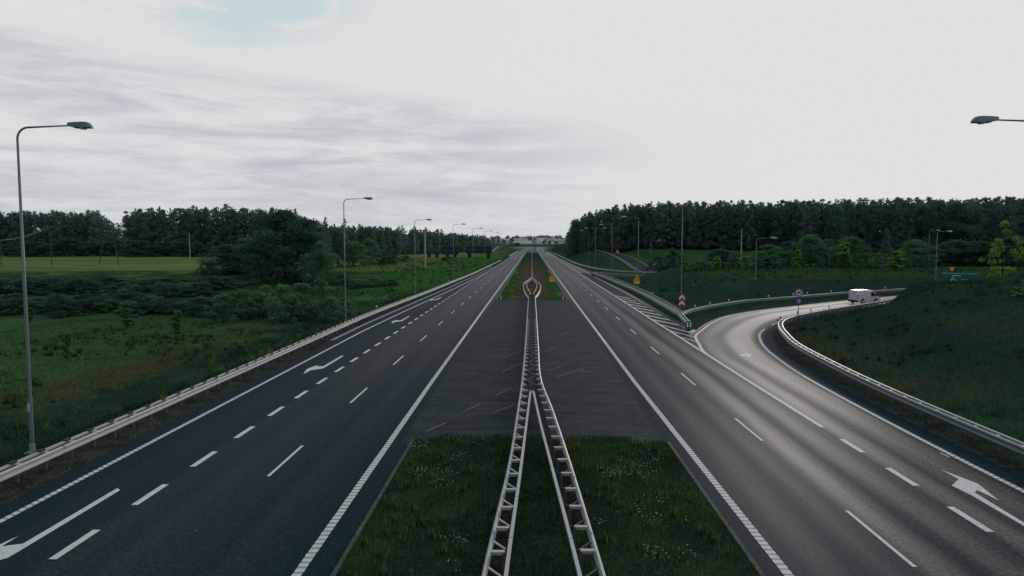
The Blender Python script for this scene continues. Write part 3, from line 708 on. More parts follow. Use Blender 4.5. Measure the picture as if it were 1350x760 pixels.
tufts('rank_grass_tufts',450,19,120,86,175,lambda x,y:(dpoly(np.stack([x,y],1),ramp_mid)[0]>8)&(side_in(np.stack([x,y],1))<0)&(dpoly(np.stack([x,y],1),SLIP[:,:2])[0]>6),.3,1.0,M['blade'],.6)
tufts('rank_grass_tufts',420,-58,-20.5,105,260,lambda x,y:x<rail_left_X(y)-2,.35,1.0,M['blade'],.7)
db_=MB()
for _ in range(300):
    side_=random.random()
    if side_<.35: x0=random.uniform(-19.0,-18.3); y0=random.uniform(14,90)
    elif side_<.55: x0=random.uniform(18.9,20.0); y0=random.uniform(16,52)
    elif side_<.8: x0=random.uniform(-5.5,5.8); y0=31+abs(random.gauss(0,1.2))
    else: x0=random.uniform(-17,18); y0=random.uniform(14,60)
    if abs(x0)<1.0: continue
    r_=random.uniform(.008,.024); z0_=.012
    db_.add([(x0+r_*math.cos(a)*random.uniform(.6,1.2),y0+r_*math.sin(a),z0_+(r_*.8 if i>3 else 0)) for i,a in enumerate([0,1.6,3.1,4.7,.8,2.4,4.0])],[(0,1,4),(1,2,5),(2,3,6),(3,0,4),(4,5,6),(1,5,4),(2,6,5),(3,4,6)])
tag(db_.build('road_grit',M['concrete']),kind='stuff')

# ------------------------------------------------------------------ trees
def rnd_quads(cent, rad, per, size, flat=1.0):
    """leaf-clump faces scattered round clump centres -> verts, shade"""
    V=[];S_=[]
    for (c,r) in zip(cent,rad):
        n=max(4,int(per*(r/np.mean(rad))**2))
        d=np.random.normal(size=(n,3)); d/=np.linalg.norm(d,axis=1)[:,None]; rr=r*np.random.rand(n)**.45
        p=np.array(c)+d*rr[:,None]*np.array([1,1,flat])
        a=np.random.normal(size=(n,3)); a/=np.linalg.norm(a,axis=1)[:,None]; b=np.cross(a,np.random.normal(size=(n,3))); b/=np.linalg.norm(b,axis=1)[:,None]
        s=size*(.5+np.random.rand(n))[:,None]
        q=np.stack([p-a*s,p+b*s*.55,p+a*s,p-b*s*.55],1); V.append(q)
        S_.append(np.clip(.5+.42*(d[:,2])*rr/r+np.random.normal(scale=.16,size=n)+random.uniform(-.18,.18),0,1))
    return np.concatenate(V),np.concatenate(S_)
def leaf_mesh(name,V,S_,mat):
    n=len(V); me=bpy.data.meshes.new(name); me.vertices.add(n*4); me.vertices.foreach_set('co',V.reshape(-1)); me.loops.add(n*4); me.loops.foreach_set('vertex_index',np.arange(n*4))
    me.polygons.add(n); me.polygons.foreach_set('loop_start',np.arange(n)*4); me.materials.append(mat); me.update(calc_edges=True)
    at=me.attributes.new('shade','FLOAT','FACE'); at.data.foreach_set('value',S_.astype(np.float32)); return me
def trunk_mesh(h,r,limbs,bend=.03):
    m=MB(); pts=[(bend*h*math.sin(i*1.1)*i/6,bend*h*math.cos(i*.9)*i/8,h*i/6) for i in range(7)]
    m.tube(pts,[r*(1-.8*i/6) for i in range(7)],6)
    for p,q,rr in limbs: m.tube([p,tuple((a+b)/2+(.06*h if k==2 else 0)*.3 for k,(a,b) in enumerate(zip(p,q))),q],[rr,rr*.7,rr*.3],5)
    return m.mesh('trunk',M['bark'])
PROTO={}
def proto_pine(i):   # 20 m tall, rounded ragged top
    H=20; cs=[];rs=[];limbs=[]; n=54; fat=random.uniform(.9,1.25); ex=random.uniform(2.6,5); tw=random.uniform(-.04,.04)
    for k in range(n):
        t=k/(n-1); z=H*(.08+.90*t); R_=H*.155*fat*(1-t**ex)**.75*(.5+.6*random.random())+.3
        a=random.uniform(0,6.28); rr=R_*random.uniform(.2,1); cs.append((rr*math.cos(a)+tw*z,rr*math.sin(a),z+random.uniform(-.5,.5))); rs.append(random.uniform(.75,1.35)*(1.15-.45*t))
        if k%4==0: limbs.append(((0,0,z-.8),cs[-1],.07))
    V,S_=rnd_quads(cs,rs,46,.27,.85); return leaf_mesh('crown',V,S_,M['pine']),trunk_mesh(H*.93,.2,limbs,.006)
def proto_spruce(i):
    H=20; cs=[];rs=[]
    for k in range(40):
        t=k/39; z=H*(.1+.89*t); R_=H*.15*(1-t)**.85+.12; a=k*2.4+random.random(); rr=R_*random.uniform(.35,.95)
        cs.append((rr*math.cos(a),rr*math.sin(a),z)); rs.append(.45+.85*(1-t))
    V,S_=rnd_quads(cs,rs,40,.28,.55); return leaf_mesh('crown',V,S_,M['pine']),trunk_mesh(H*.97,.2,[],.004)
def proto_broad(i,mat='broad',H=14,slim=1.0,low=.04,n=92,per=66,size=.25,rsc=1.0):
    cs=[];rs=[];limbs=[]
    for k in range(n):
        t=random.random(); z=H*(low+(.95-low)*t); R_=H*.36*slim*math.sin(PI*min(.97,(t*.72+.27)))**.7
        a=random.uniform(0,6.28); rr=R_*random.random()**.5; cs.append((rr*math.cos(a),rr*math.sin(a),z)); rs.append(H*random.uniform(.07,.12)*rsc)
        if k%5==0: limbs.append(((0,0,z*.6),cs[-1],.06*H/14))
    V,S_=rnd_quads(cs,rs,per,size*H/14,.8); return leaf_mesh('crown',V,S_,M[mat]),trunk_mesh(H*.8,.018*H,limbs,.02)
def proto_bush(i,mat='bush'):
    H=5; cs=[];rs=[];limbs=[]
    for k in range(34):
        t=random.random(); z=H*(.06+.86*t); R_=H*.42*math.sqrt(max(.05,1-t**2.2)); a=random.uniform(0,6.28); rr=R_*random.random()**.5
        cs.append((rr*math.cos(a),rr*math.sin(a),z)); rs.append(random.uniform(.32,.62)); 
        if k%4==0: limbs.append(((0,0,.05),cs[-1],.035))
    V,S_=rnd_quads(cs,rs,75,.13,.95); return leaf_mesh('crown',V,S_,M[mat]),trunk_mesh(H*.5,.06,limbs,.02)
def proto_sapling(i,mat='bright'):
    H=5; cs=[];rs=[];limbs=[]
    for k in range(20):
        z=H*random.uniform(.16,.97); a=random.uniform(0,6.28); rr=random.uniform(.05,.55)*(1-.5*z/H); cs.append((rr*math.cos(a),rr*math.sin(a),z)); rs.append(random.uniform(.16,.34)); limbs.append(((0,0,z*.9),cs[-1],.02))
    V,S_=rnd_quads(cs,rs,60,.17,.9); return leaf_mesh('crown',V,S_,M[mat]),trunk_mesh(H*.9,.045,limbs,.01)
for k,(fn,cnt,H) in {'pine':(proto_pine,9,20),'spruce':(proto_spruce,3,20),'broad':(proto_broad,4,14),'bush':(proto_bush,4,5),'sapling':(proto_sapling,3,5)}.items():
    PROTO[k]=[(fn(i),H) for i in range(cnt)]
PROTO['greenbroad']=[(proto_broad(i,'bush',10,.85,.04,58,80,.22),10) for i in range(3)]
PROTO['brightbroad']=[(proto_broad(i,'bright',7,.85,.10,40,50,.22,.62),7) for i in range(2)]
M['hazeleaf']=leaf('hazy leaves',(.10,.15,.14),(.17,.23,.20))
M['fbroad']=leaf('forest broadleaf',(.095,.165,.130),(.130,.235,.150))
PROTO['tallbroad']=[(proto_broad(i,'fbroad',20,.62,.04,80,60,.22),20) for i in range(3)]
PROTO['hazebroad']=[(proto_broad(i,'hazeleaf',14),14) for i in range(2)]
PROTO['darkbush']=[(proto_bush(i,'broad'),5) for i in range(3)]
PROTO['sapling_dull']=[(proto_sapling(i,'midgreen'),5) for i in range(2)]
NAMES={'tallbroad':'broadleaf_tree','hazebroad':'broadleaf_tree','pine':'pine_tree','spruce':'spruce_tree','broad':'broadleaf_tree','bush':'shrub','sapling':'sapling','greenbroad':'broadleaf_tree','brightbroad':'broadleaf_tree','darkbush':'shrub','sapling_dull':'sapling'}
CATS={'tallbroad':'tree','hazebroad':'tree','pine':'pine tree','spruce':'spruce tree','broad':'tree','bush':'shrub','sapling':'sapling','greenbroad':'tree','brightbroad':'tree','darkbush':'shrub','sapling_dull':'sapling'}
def tree(kind,x,y,h,wd=None,label=None,group=None,z=None):
    (cm,tm),H=PROTO[kind][random.randrange(len(PROTO[kind]))]
    e=empty(NAMES[kind],(x,y,(tz(x,y) if z is None else z)-.08),random.uniform(0,6.28)); s=h/H; k=s if wd is None else wd
    e.scale=(k,k,s); tag(e,label,CATS[kind],group)
    link('trunk',tm,e); link('crown',cm,e); return e
def skyline(x,table): return float(np.interp(x,[t[0] for t in table],[t[1] for t in table]))
SR=[(742,318),(752,301),(758,288),(775,280),(800,273),(850,268),(900,266),(1000,266),(1100,264),(1200,263),(1350,261),(1700,258)]
FR=[(742,470),(752,430),(775,390),(800,350),(860,315),(950,300),(1050,275),(1200,258),(1350,248),(1700,235)]
SL=[(-300,276),(0,277),(60,276),(130,276),(140,284),(158,298),(164,296),(169,279),(180,275),(230,273),(290,270),(360,273),(385,278),(400,287),(430,293),(480,295),(550,299),(600,305),(630,310),(655,318)]
FL=[(-300,360),(0,385),(160,395),(165,372),(380,350),(450,330),(520,380),(600,480),(655,600)]
cnt=0
def forest(table,front,x0,x1,rows,label,group,spread):
    global cnt
    items=[]
    for r in range(rows):
        x=x0+random.uniform(0,4)
        while x<x1:
            Y=skyline(x,front)+r*7+random.uniform(-2.5,2.5); X=RX(x,Y); zg=tz(X,Y)
            amp=8 if r<2 else 5
            top=skyline(x,table)+ (random.random()**1.5)*amp + (3 if r==0 and random.random()<.35 else 0)-1.2
            h=(ZT(top,Y)-zg); items.append((x,X,Y,h,zg)); x+=spread/Y*F*random.uniform(.7,1.3)
    for x,X,Y,h,zg in items:
        q_r=random.random(); sp_=q_r<.15; k='spruce' if sp_ else ('tallbroad' if q_r>.86 else 'pine'); br_=k=='tallbroad'; h=h*(.93 if br_ else 1)
        h=max(4.,min(h,34))
        tree(k,X,Y,h,max(.7,min(1.25,h/20))*random.uniform(.9,1.2),('tall narrow spruce ' if sp_ else 'rounded broadleaf tree ' if br_ else 'tall dark pine ')+label,('spruces ' if sp_ else 'broadleaf trees ' if br_ else 'pines ')+group,zg)
forest(SR,FR,748,1420,3,'in the forest behind the exit ramp, right of the road','in the right-hand forest',4.4)
forest(SL,FL,-40,160,2,'in the forest far left, beyond the meadow','in the far left forest',6.5)
forest(SL,FL,168,425,2,'in the forest behind the meadow, left of centre','in the left middle forest',5.6)
forest(SL,FL,425,652,2,'in the tree belt along the left carriageway','in the tree belt beside the left carriageway',7.5)
# the unbroken darkness inside each forest
def mass(name,table,front,x0,x1,dy,frac,n):
    V=[];S_=[]
    cs=[]
    for _ in range(n):
        x=random.uniform(x0,x1); Y=skyline(x,front)+dy+random.uniform(0,10); X=RX(x,Y); zg=tz(X,Y); top=(ZT(skyline(x,table),Y)-zg)*frac
        cs.append((X,Y,zg+top*random.random()))
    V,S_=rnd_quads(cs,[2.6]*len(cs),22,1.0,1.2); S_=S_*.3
    return tag(link(name,leaf_mesh(name,V,S_,M['pine'])),kind='stuff')
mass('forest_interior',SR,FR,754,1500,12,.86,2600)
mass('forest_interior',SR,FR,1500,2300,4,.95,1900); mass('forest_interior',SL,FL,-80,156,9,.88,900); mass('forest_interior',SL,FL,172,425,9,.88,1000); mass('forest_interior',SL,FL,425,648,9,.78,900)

# named trees and shrubs:   kind, photo x, top row, width(px), Y
def pt(kind,px,top,wpx,Y,label,group=None,base=None):
    X=RX(px,Y); zg=tz(X,Y) if base is None else base; h=ZT(top,Y)-zg; (c_,t_),H=PROTO[kind][0]
    natural={'pine':.33,'spruce':.30,'broad':.72,'hazebroad':.72,'greenbroad':.61,'brightbroad':.5,'bush':.9,'darkbush':.9,'sapling':.24,'sapling_dull':.24}[kind]
    wm_=wpx*Y/F; k=wm_/(natural*H); return tree(kind,X,Y,h,k,label,group,zg)
pt('broad',375,276,105,150,'big dark round tree rising above the roadside thicket on the left')
pt('broad',352,300,80,156,'dark broad tree against the left side of the biggest roadside tree')
pt('broad',408,288,60,150,'dark tree on the right shoulder of the biggest roadside tree')
pt('greenbroad',423,318,50,140,'mid green rounded tree at the foot of the biggest roadside tree, towards the road')
pt('broad',300,322,75,165,'low dark tree at the meadow edge, left end of the thicket')
pt('broad',328,314,75,168,'dark bushy tree second from the meadow end of the thicket')
pt('greenbroad',338,317,60,175,'greenish tree crown showing over the middle of the thicket')
pt('darkbush',272,344,30,170,'small dark bush where the meadow meets the thicket')
pt('greenbroad',466,318,45,210,'pale green tree behind the second lamp on the left')
pt('greenbroad',487,314,36,230,'green rounded tree just right of the second lamp on the left')
pt('broad',445,302,40,205,'dark tree just left of the second lamp on the left')
pt('spruce',430,286,24,190,'slim dark conifer standing just beyond the biggest roadside tree')
pt('spruce',455,288,22,260,'spiky conifer top directly behind the second lamp on the left')
pt('broad',505,330,40,240,'low dark tree at the back of the green bank, left of the third lamp')
for i,(px,top,wd) in enumerate([(8,326,60),(48,322,60),(92,318,70),(128,322,50),(150,316,45),(186,320,50),(215,322,50),(240,318,50),(262,324,40)]):
    pt('broad',px,top-3,wd,345+random.uniform(-6,6),'dark leafy tree in the low row at the back edge of the meadow','leafy trees at the back of the meadow')
for i,(px,top) in enumerate([(515,338),(535,336),(590,338),(497,341)]):
    pt('darkbush',px,top,26,250+10*i,['low shrub on the dry top of the green bank, beside the third lamp','low shrub just left of the concrete pole','low shrub between the concrete pole and the blue panels','leftmost low shrub on the dry top of the green bank'][i])
# hedge belt behind the fence, left
for i in range(26):
    px=-14+i*12.2+random.uniform(-4,4); Y=random.uniform(101,112)
    pt('darkbush' if i%3 else 'bush',px,random.uniform(384,398),48,Y,'dark shrub in the hedge belt behind the wire fence' if i%3 else 'slightly paler shrub in the hedge belt behind the wire fence','shrubs of the hedge belt behind the fence')
for i in range(26):
    px=-14+i*13.2+random.uniform(-4,4); Y=random.uniform(118,150)
    pt('darkbush',px,random.uniform(362,376),60,Y,'dark shrub at the back of the hedge belt, against the meadow','shrubs at the back of the hedge belt')
for i,(px,top,wd) in enumerate([(292,388,50),(318,382,46),(345,376,52),(372,374,50),(398,372,52),(418,366,50),(432,386,40),(455,396,34),(340,392,44),(385,390,50),(470,372,36),(492,366,34),(512,368,34),(450,362,44)]):
    pt('bush' if i%2 else 'darkbush' if i>9 else 'bush',px,top,wd,98+ (i*3.1)%9 if i<10 else 125+i*1.5,'green leafy shrub of the dense thicket beside the left carriageway','shrubs of the roadside thicket')
for px,top,bot,lab in [(83,441,480,'slender young tree nearest the first lamp on the left bank'),(163,399,437,'young leafy tree in front of the fence, middle of the left bank'),(231,411,446,'young tree in front of the fence, furthest right on the left bank'),(36,398,432,'young tree just left of the first lamp by the fence')]:
    Y=(CAM_H+2.7)*F/(bot-320.5); pt('sapling_dull',px,top,15,Y,lab)
# right: shelf trees in front of the forest
for k,px,top,wd,Y,lab in [
 ('bush',925,341,40,158,'round grey green shrub left of the row of saplings'),('darkbush',950,326,62,168,'large dark shrub at the forest foot behind the saplings'),('darkbush',886,326,44,196,'dark shrub at the left end of the grass shelf'),
 ('greenbroad',1012,322,52,172,'green shrubby tree just right of the ramp lamp'),('greenbroad',1068,309,52,177,'tall green tree with reddish top behind the brightest sapling'),('broad',1090,315,54,182,'dark green rounded tree left of the leafy bright tree'),
 ('greenbroad',1120,312,52,167,'leafy tree with sunlit foliage above the white van'),('greenbroad',1142,326,39,170,'small green tree right of the sunlit leafy tree'),('spruce',1168,301,24,205,'slender tall conifer alone on the shelf above the van'),
 ('greenbroad',1206,316,57,177,'rounded mid green tree left of the paired lamps'),('broad',1262,316,70,187,'dark rounded tree behind the green road sign'),('broad',1290,318,65,184,'dark rounded tree right of the green road sign'),('broad',1238,322,52,186,'dark tree between the paired lamps'),
 ('darkbush',1185,336,30,196,'small dark bush at the foot of the slender conifer'),('broad',1335,312,78,182,'dark tree at the right edge behind the pale green tree'),('broad',1040,318,52,187,'dark tree between the ramp lamp and the brightest sapling'),
 ('darkbush',868,336,34,205,'low dark shrub behind the far lamp of the slip road'),('darkbush',1012,336,44,165,'low shrub at the foot of the ramp lamp trees')]:
    pt(k,px,top,wd,Y,lab)
for k,px,top,wd,Y,lab in [
 ('sapling',1050,329,13,150,'brightest slim sapling on the bank above the ramp'),('sapling_dull',1012,337,16,152,'dull young tree right of the ramp lamp'),('sapling',983,336,14,156,'pale sapling just left of the ramp lamp'),
 ('sapling',946,338,12,150,'pale sapling, right one of the three near the chevron sign'),('sapling',929,342,11,152,'pale sapling, middle one of the three near the chevron sign'),('sapling',903,344,10,155,'pale sapling, left one of the three near the chevron sign'),
 ('sapling',1181,331,22,150,'spreading pale sapling on the bank above the van'),('sapling',1113,318,20,158,'tall pale sapling on the bank, left above the van')]:
    pt(k,px,top,wd,Y,lab)
pt('brightbroad',1322,291,40,86,'pale green open-crowned tree on the hill right of the green sign')
pt('brightbroad',1352,368,22,58,'light green leafy sapling cut by the right edge on the hill')
pt('bright' if False else 'sapling',1302,414,6,58,'tiny sprout on the dark hill inside the ramp loop')
# bridge side scrub
for i,(px,top,wd,Y) in enumerate([(735,327,9,640),(745,329,9,560),(728,329,7,690),(815,339,14,300),(795,341,14,290)]):
    pt('bush',px,top,wd,Y,['low scrub below the right end of the overbridge','low scrub on the bank before the overbridge','low scrub near the overbridge pier','bright scrub on the bank left of the approach road','scrub on the bank above the far guardrail'][i])

# ------------------------------------------------------------------ guardrails
PROF=[(0,.75),(.035,.748),(.08,.705),(.085,.68),(.025,.62),(.005,.60),(.005,.555),(.025,.535),(.085,.475),(.08,.45),(.035,.407),(0,.405)]
BOX=[(-.05,.755),(.05,.755),(.05,.66),(-.05,.66),(-.05,.755)]
TOPCAP=[(-.03,.756),(.03,.762),(.05,.745)]
def extrude(path,prof,side,off):
    """path: list (x,y,z); side +1 = profile faces left of travel"""
    P=np.array(path,float); t=np.gradient(P[:,:2],axis=0); t/=np.linalg.norm(t,axis=1)[:,None]; nrm=np.stack([-t[:,1],t[:,0]],1)*side
    m=MB(); k=len(prof); V=[]
    for i in range(len(P)):
        for o,z in prof: V.append((P[i,0]+nrm[i,0]*(o+off),P[i,1]+nrm[i,1]*(o+off),P[i,2]+z))
    Fc=[(i*k+j,(i+1)*k+j,(i+1)*k+j+1,i*k+j+1) for i in range(len(P)-1) for j in range(k-1)]
    m.add(V,Fc); return m
def post_me():
    m=MB(); m.box((0,-.21,.30),(.055,.12,.74)); return m.mesh('post',M['galv_dark'])
def spacer_me():
    m=MB(); m.box((0,-.11,.715),(.13,.22,.03)); m.box((0,-.11,.65),(.05,.22,.08)); m.box((0,-.30,.70),(.05,.14,.03)); return m.mesh('spacer',M['galv'])
def strut_me():
    m=MB(); m.box((.02,-.20,.36),(.07,.42,.025),rx=R(26)); return m.mesh('strut',M['galv'])
def clip_me():
    m=MB(); m.box((0,-.36,.775),(.28,.16,.07)); return m.mesh('bracket',M['dark'])
PM,SM,TM,CM=post_me(),spacer_me(),strut_me(),clip_me()
def at_path(P,step,s0=.5):
    P=np.array(P,float); seg=np.linalg.norm(np.diff(P[:,:2],axis=0),axis=1); cum=np.concatenate([[0],np.cumsum(seg)]); out=[]; s=s0
    while s<cum[-1]:
        i=min(np.searchsorted(cum,s)-1,len(seg)-1); i=max(i,0); f=(s-cum[i])/seg[i]; p=P[i]+(P[i+1]-P[i])*f; t=P[i+1]-P[i]; out.append((p,math.atan2(t[1],t[0]))); s+=step
    return out
def guardrail(name,pts,side,label,beam='galv',near_detail=False,back=True,boff=-.38,step=1.55,struts=True,clips=False,maxp=100,s0=.5,vis=lambda p:True):
    path=[np.array([p[0],p[1],p[2] if len(p)>2 else 0.]) for p in smooth_path(pts,1.2)]
    root=empty(name,tuple(path[0])); o=path[0]; loc=[p-o for p in path]; tag(root,label,'guardrail')
    extrude(loc,PROF,side,0).build('rail_beam',M[beam],root)
    if beam!='galv': extrude(loc,TOPCAP,side,0).build('lit_rail_edge',M['galv'],root)  # light on the beam's top edge added as a paler strip
    if back: extrude(loc,BOX,side,boff).build('back_rail',M['galv'],root)
    if near_detail:
        bl=MB()
        for p,a in at_path(loc,4.5,1.2):
            c_,s_=math.cos(a),math.sin(a); n_=(-s_*side,c_*side)
            for zz,oo in ((.705,.086),(.46,.092)): bl.box((p[0]+n_[0]*oo,p[1]+n_[1]*oo,p[2]+zz),(.05,.012,.07),rz=a)
            bl.box((p[0]+n_[0]*.03,p[1]+n_[1]*.03,p[2]+.760),(.035,.08,.012),rz=a)
        bl.build('beam_joint',M['galv_dark'],root)
    pl=at_path(loc,step,s0); bits=[('post',PM),('spacer',SM)]+([('strut',TM)] if struts else [])+([('bracket',CM)] if clips else [])
    idx=[i for i,(p,a) in enumerate(pl) if vis(p+o)]; idx.sort(key=lambda i: (pl[i][0][0]+o[0])**2+(pl[i][0][1]+o[1])**2)
    near=set(idx[:maxp])
    for nm,me_ in bits:
        rest=MB(); co=[tuple(v.co) for v in me_.vertices]; fs=[tuple(f.vertices) for f in me_.polygons]
        for i,(p,a) in enumerate(pl):
            rz=a+(0 if side>0 else PI)
            if i in near:
                ob=link(nm,me_,root,tuple(p)); ob.rotation_euler=(0,0,rz)
            else:
                c,s=math.cos(rz),math.sin(rz); rest.add([(x*c-y*s+p[0],x*s+y*c+p[1],z+p[2]) for x,y,z in co],fs)
        if rest.v: tag(rest.build('far_'+nm+'s',me_.materials[0],root),kind='stuff')
    return root
Yl=[-6,10,25,40,60,79,100,119,150,189,240,333]
guardrail('guardrail',[(float(rail_left_X(y)),y) for y in Yl],-1,'long pale guardrail along the outer edge of the left carriageway',clips=True,struts=False,step=1.5,near_detail=True)
guardrail('guardrail',[(float(rail_left_X(y))+.7,y) for y in (430,520,620,740)],-1,'far short guardrail on the left, just before the overbridge',struts=False,step=4)
guardrail('guardrail',[(*p,zr(p[0])) for p in rail_in_pts],1,'curving guardrail on the inside of the exit ramp at the foot of the dark hill',beam='galv_shaded',step=1.5,vis=lambda p:p[0]<60)
guardrail('guardrail',[(*p,zr(p[0])) for p in rail_out_pts[1:]],-1,'guardrail on the outside of the exit ramp bend, behind the van',beam='galv_shaded',step=2.0,struts=False,vis=lambda p:p[0]<70)
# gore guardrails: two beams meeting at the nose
guardrail('guardrail',[(16.45,72.2),(17.0,77.2),(17.35,80.3),(17.9,95),(18.3,110),(18.4,125),(17.9,160),(17.2,192)],1,'straight guardrail beside the hatched nose of the exit',beam='galv_shaded',step=2.0,struts=False)
guardrail('guardrail',[(19.2,192),(19.6,160),(19.9,125),(19.6,110),(19.1,95),(18.3,81.3)],1,'second, outward-facing guardrail behind the one beside the hatched nose',step=2.0,struts=False,back=False)
guardrail('guardrail',[(17.5,700),(17.9,560),(18.07,418),(18.1,294),(19.8,240),(22.7,219),(26.4,204),(32.9,197),(42,194),(60,196)],-1,'distant guardrail curving off to the right along the second exit',step=4,struts=False)
guardrail('guardrail',[(16.6,194.5),(20,190.2),(22.7,186),(30,178.5),(37,176),(50,178)],1,'short distant guardrail on the near side of the second exit',step=3,struts=False)
guardrail('guardrail',[(*(p[:2]+np.array([-4.3,0])),p[2]) for p in LOOP[3:-40:6]],-1,'pale guardrail up the left side of the rising approach road',step=4,struts=False,back=False)
guardrail('guardrail',[(43.5,205,.2),(42.8,216,.6),(41.8,232,1.2)],1,'short pale guardrail at the bottom right of the rising approach road',step=4,struts=False,back=False)
# median barrier
LF=[(-1.50,2),(-1.32,9),(-1.18,16.5),(-.82,25.0),(-.66,33),(-.54,41.9),(-.50,55),(-.50,80),(-.52,103),(-.8,108),(-1.35,119),(-1.66,131),(-1.55,142),(-.75,154),(-.12,164)]
RF=[(2.3,4),(2.05,10),(1.80,16.5),(1.44,25),(1.0,33.5),(.5,41.9),(.48,55),(.48,80),(.48,103),(.75,108),(1.35,119),(1.62,131),(1.5,142),(.7,154),(.08,164)]
mb=empty('median_barrier',(0,17,0)); tag(mb,'long double steel barrier down the middle of the median, ending in a teardrop loop','barrier')
def rel(pts): return [np.array([p[0],p[1]-17,0.]) for p in smooth_path(pts,1.0)]
extrude(rel(LF),PROF,1,0).build('rail_beam',M['galv'],mb); extrude(rel(RF),PROF,-1,0).build('rail_beam',M['galv'],mb)
LBk=[(-.95,2),(-.78,9),(-.64,16.5),(-.42,24),(-.24,31),(-.08,37.4)]; RBk=[(1.75,4),(1.5,10),(1.22,16.5),(.80,24),(.40,31),(.10,37.4)]
extrude(rel(LBk),BOX,1,0).build('back_rail',M['galv'],mb); extrude(rel(RBk),BOX,1,0).build('back_rail',M['galv'],mb)
tip=MB(); tip.box((.01,20.55,.71),(.26,.16,.1)); tip.build('rail_nose',M['galv'],mb)
extrude(rel([(-.62,119),(-1.0,131),(-.9,142),(-.1,155)]),BOX,1,0).build('inner_rail',M['galv'],mb); extrude(rel([(.62,119),(.95,131),(.85,142),(.05,155)]),BOX,1,0).build('inner_rail',M['galv'],mb)
extrude(rel([(-.30,109),(-.30,113),(-.62,119)]),BOX,1,0).build('inner_rail',M['galv'],mb); extrude(rel([(.28,109),(.28,113),(.62,119)]),BOX,1,0).build('inner_rail',M['galv'],mb)
def bay(x0,x1,lit):
    m=MB(); m.box(((x0+x1)/2,0,.715),(abs(x1-x0),.13,.03)); m.box(((x0+x1)/2,0,.66),(abs(x1-x0)*.9,.045,.08)); return m
def mpost(): 
    m=MB(); m.box((0,0,.31),(.12,.055,.76)); return m.mesh('post',M['galv_dark'])
mp_=mpost(); spL=bay(0,.40,1).mesh('spacer',M['galv']); spR=bay(-.40,0,1).mesh('spacer',M['galv'])
sl_=MB(); sl_.box((.22,.0,.56),(.40,.075,.03),ry=R(24),rz=R(-22)); stL=sl_.mesh('strut',M['galv'])
sl_=MB(); sl_.box((-.22,.0,.50),(.40,.075,.03),ry=R(-24),rz=R(22)); stR=sl_.mesh('strut',M['galv_dark'])
sc_=MB(); sc_.box((0,0,.70),(.14,.05,.04)); sc_.box((0,.0,.66),(.05,.12,.06)); lnk=sc_.mesh('link',M['dark'])
fl=lambda P,y: float(np.interp(y,[p[1] for p in P],[p[0] for p in P]))
cntp=0
for side,P,s_me,t_me,sg in ((0,LF,spL,stL,1),(1,RF,spR,stR,-1)):
    y=5.4 if side==0 else 5.55
    while y<118:
        x=fl(P,y); narrow=y>39
        if y<75:
            o=link('spacer',s_me,mb,(x,y-17,0))
            if narrow: o.scale=(.62 if side else .6,1,1)
            o=link('strut',t_me,mb,(x,y-17+ .72,0)); 
            if narrow: o.scale=(.6,1,1)
            link('post',mp_,mb,(x+sg*(.40 if not narrow else .26),y-17,0))
            if not narrow: link('bracket',lnk,mb,(x+sg*.46,y-17+.03,0))
        y+=1.55
rest=MB()
y=75.2
while y<160:
    for P,sg in ((LF,1),(RF,-1)): rest.box((fl(P,y)+sg*.13,y-17,.70),(.26,.13,.05)); rest.box((fl(P,y)+sg*.26,y-17,.33),(.08,.05,.7))
    y+=1.55 if y<104 else 3.1
tag(rest.build('far_posts',M['galv_dark'],mb),kind='stuff')
for P,off,sg in ((LF,.0,1),(RF,.0,-1)):
    bl=MB(); y=5.0
    while y<120:
        x=fl(P,y); bl.box((x-sg*.035,y-17,.7555),(.10,.035,.004)); bl.box((x-sg*.03,y-17+.10,.7555),(.03,.03,.006)); bl.box((x-sg*.03,y-17-.10,.7555),(.03,.03,.006)); y+=4.65
    bl.build('beam_joint',M['galv_dark'],mb)
for P in (LBk,RBk):
    bl=MB(); y=6.2
    while y<37: bl.box((fl(P,y),y-17,.7575),(.11,.03,.004)); y+=3.1
    bl.build('back_rail_joint',M['galv_dark'],mb)
# crossed diagonal lattice between the beams where the barrier narrows
lt=MB(); y=40.5; sg=1
while y<76:
    lt.box((.0,y-17,.60),(.05,1.5,.04),rz=R(24*sg)); y+=1.55; sg=-sg
lt.build('lattice',M['galv_dark'],mb)
gr=guardrail('guardrail',[(0,164),(0,220),(0,330),(0,500),(0,740)],-1,'thin distant barrier on the brown median beyond the teardrop loop',step=6,struts=False,back=False,maxp=30)

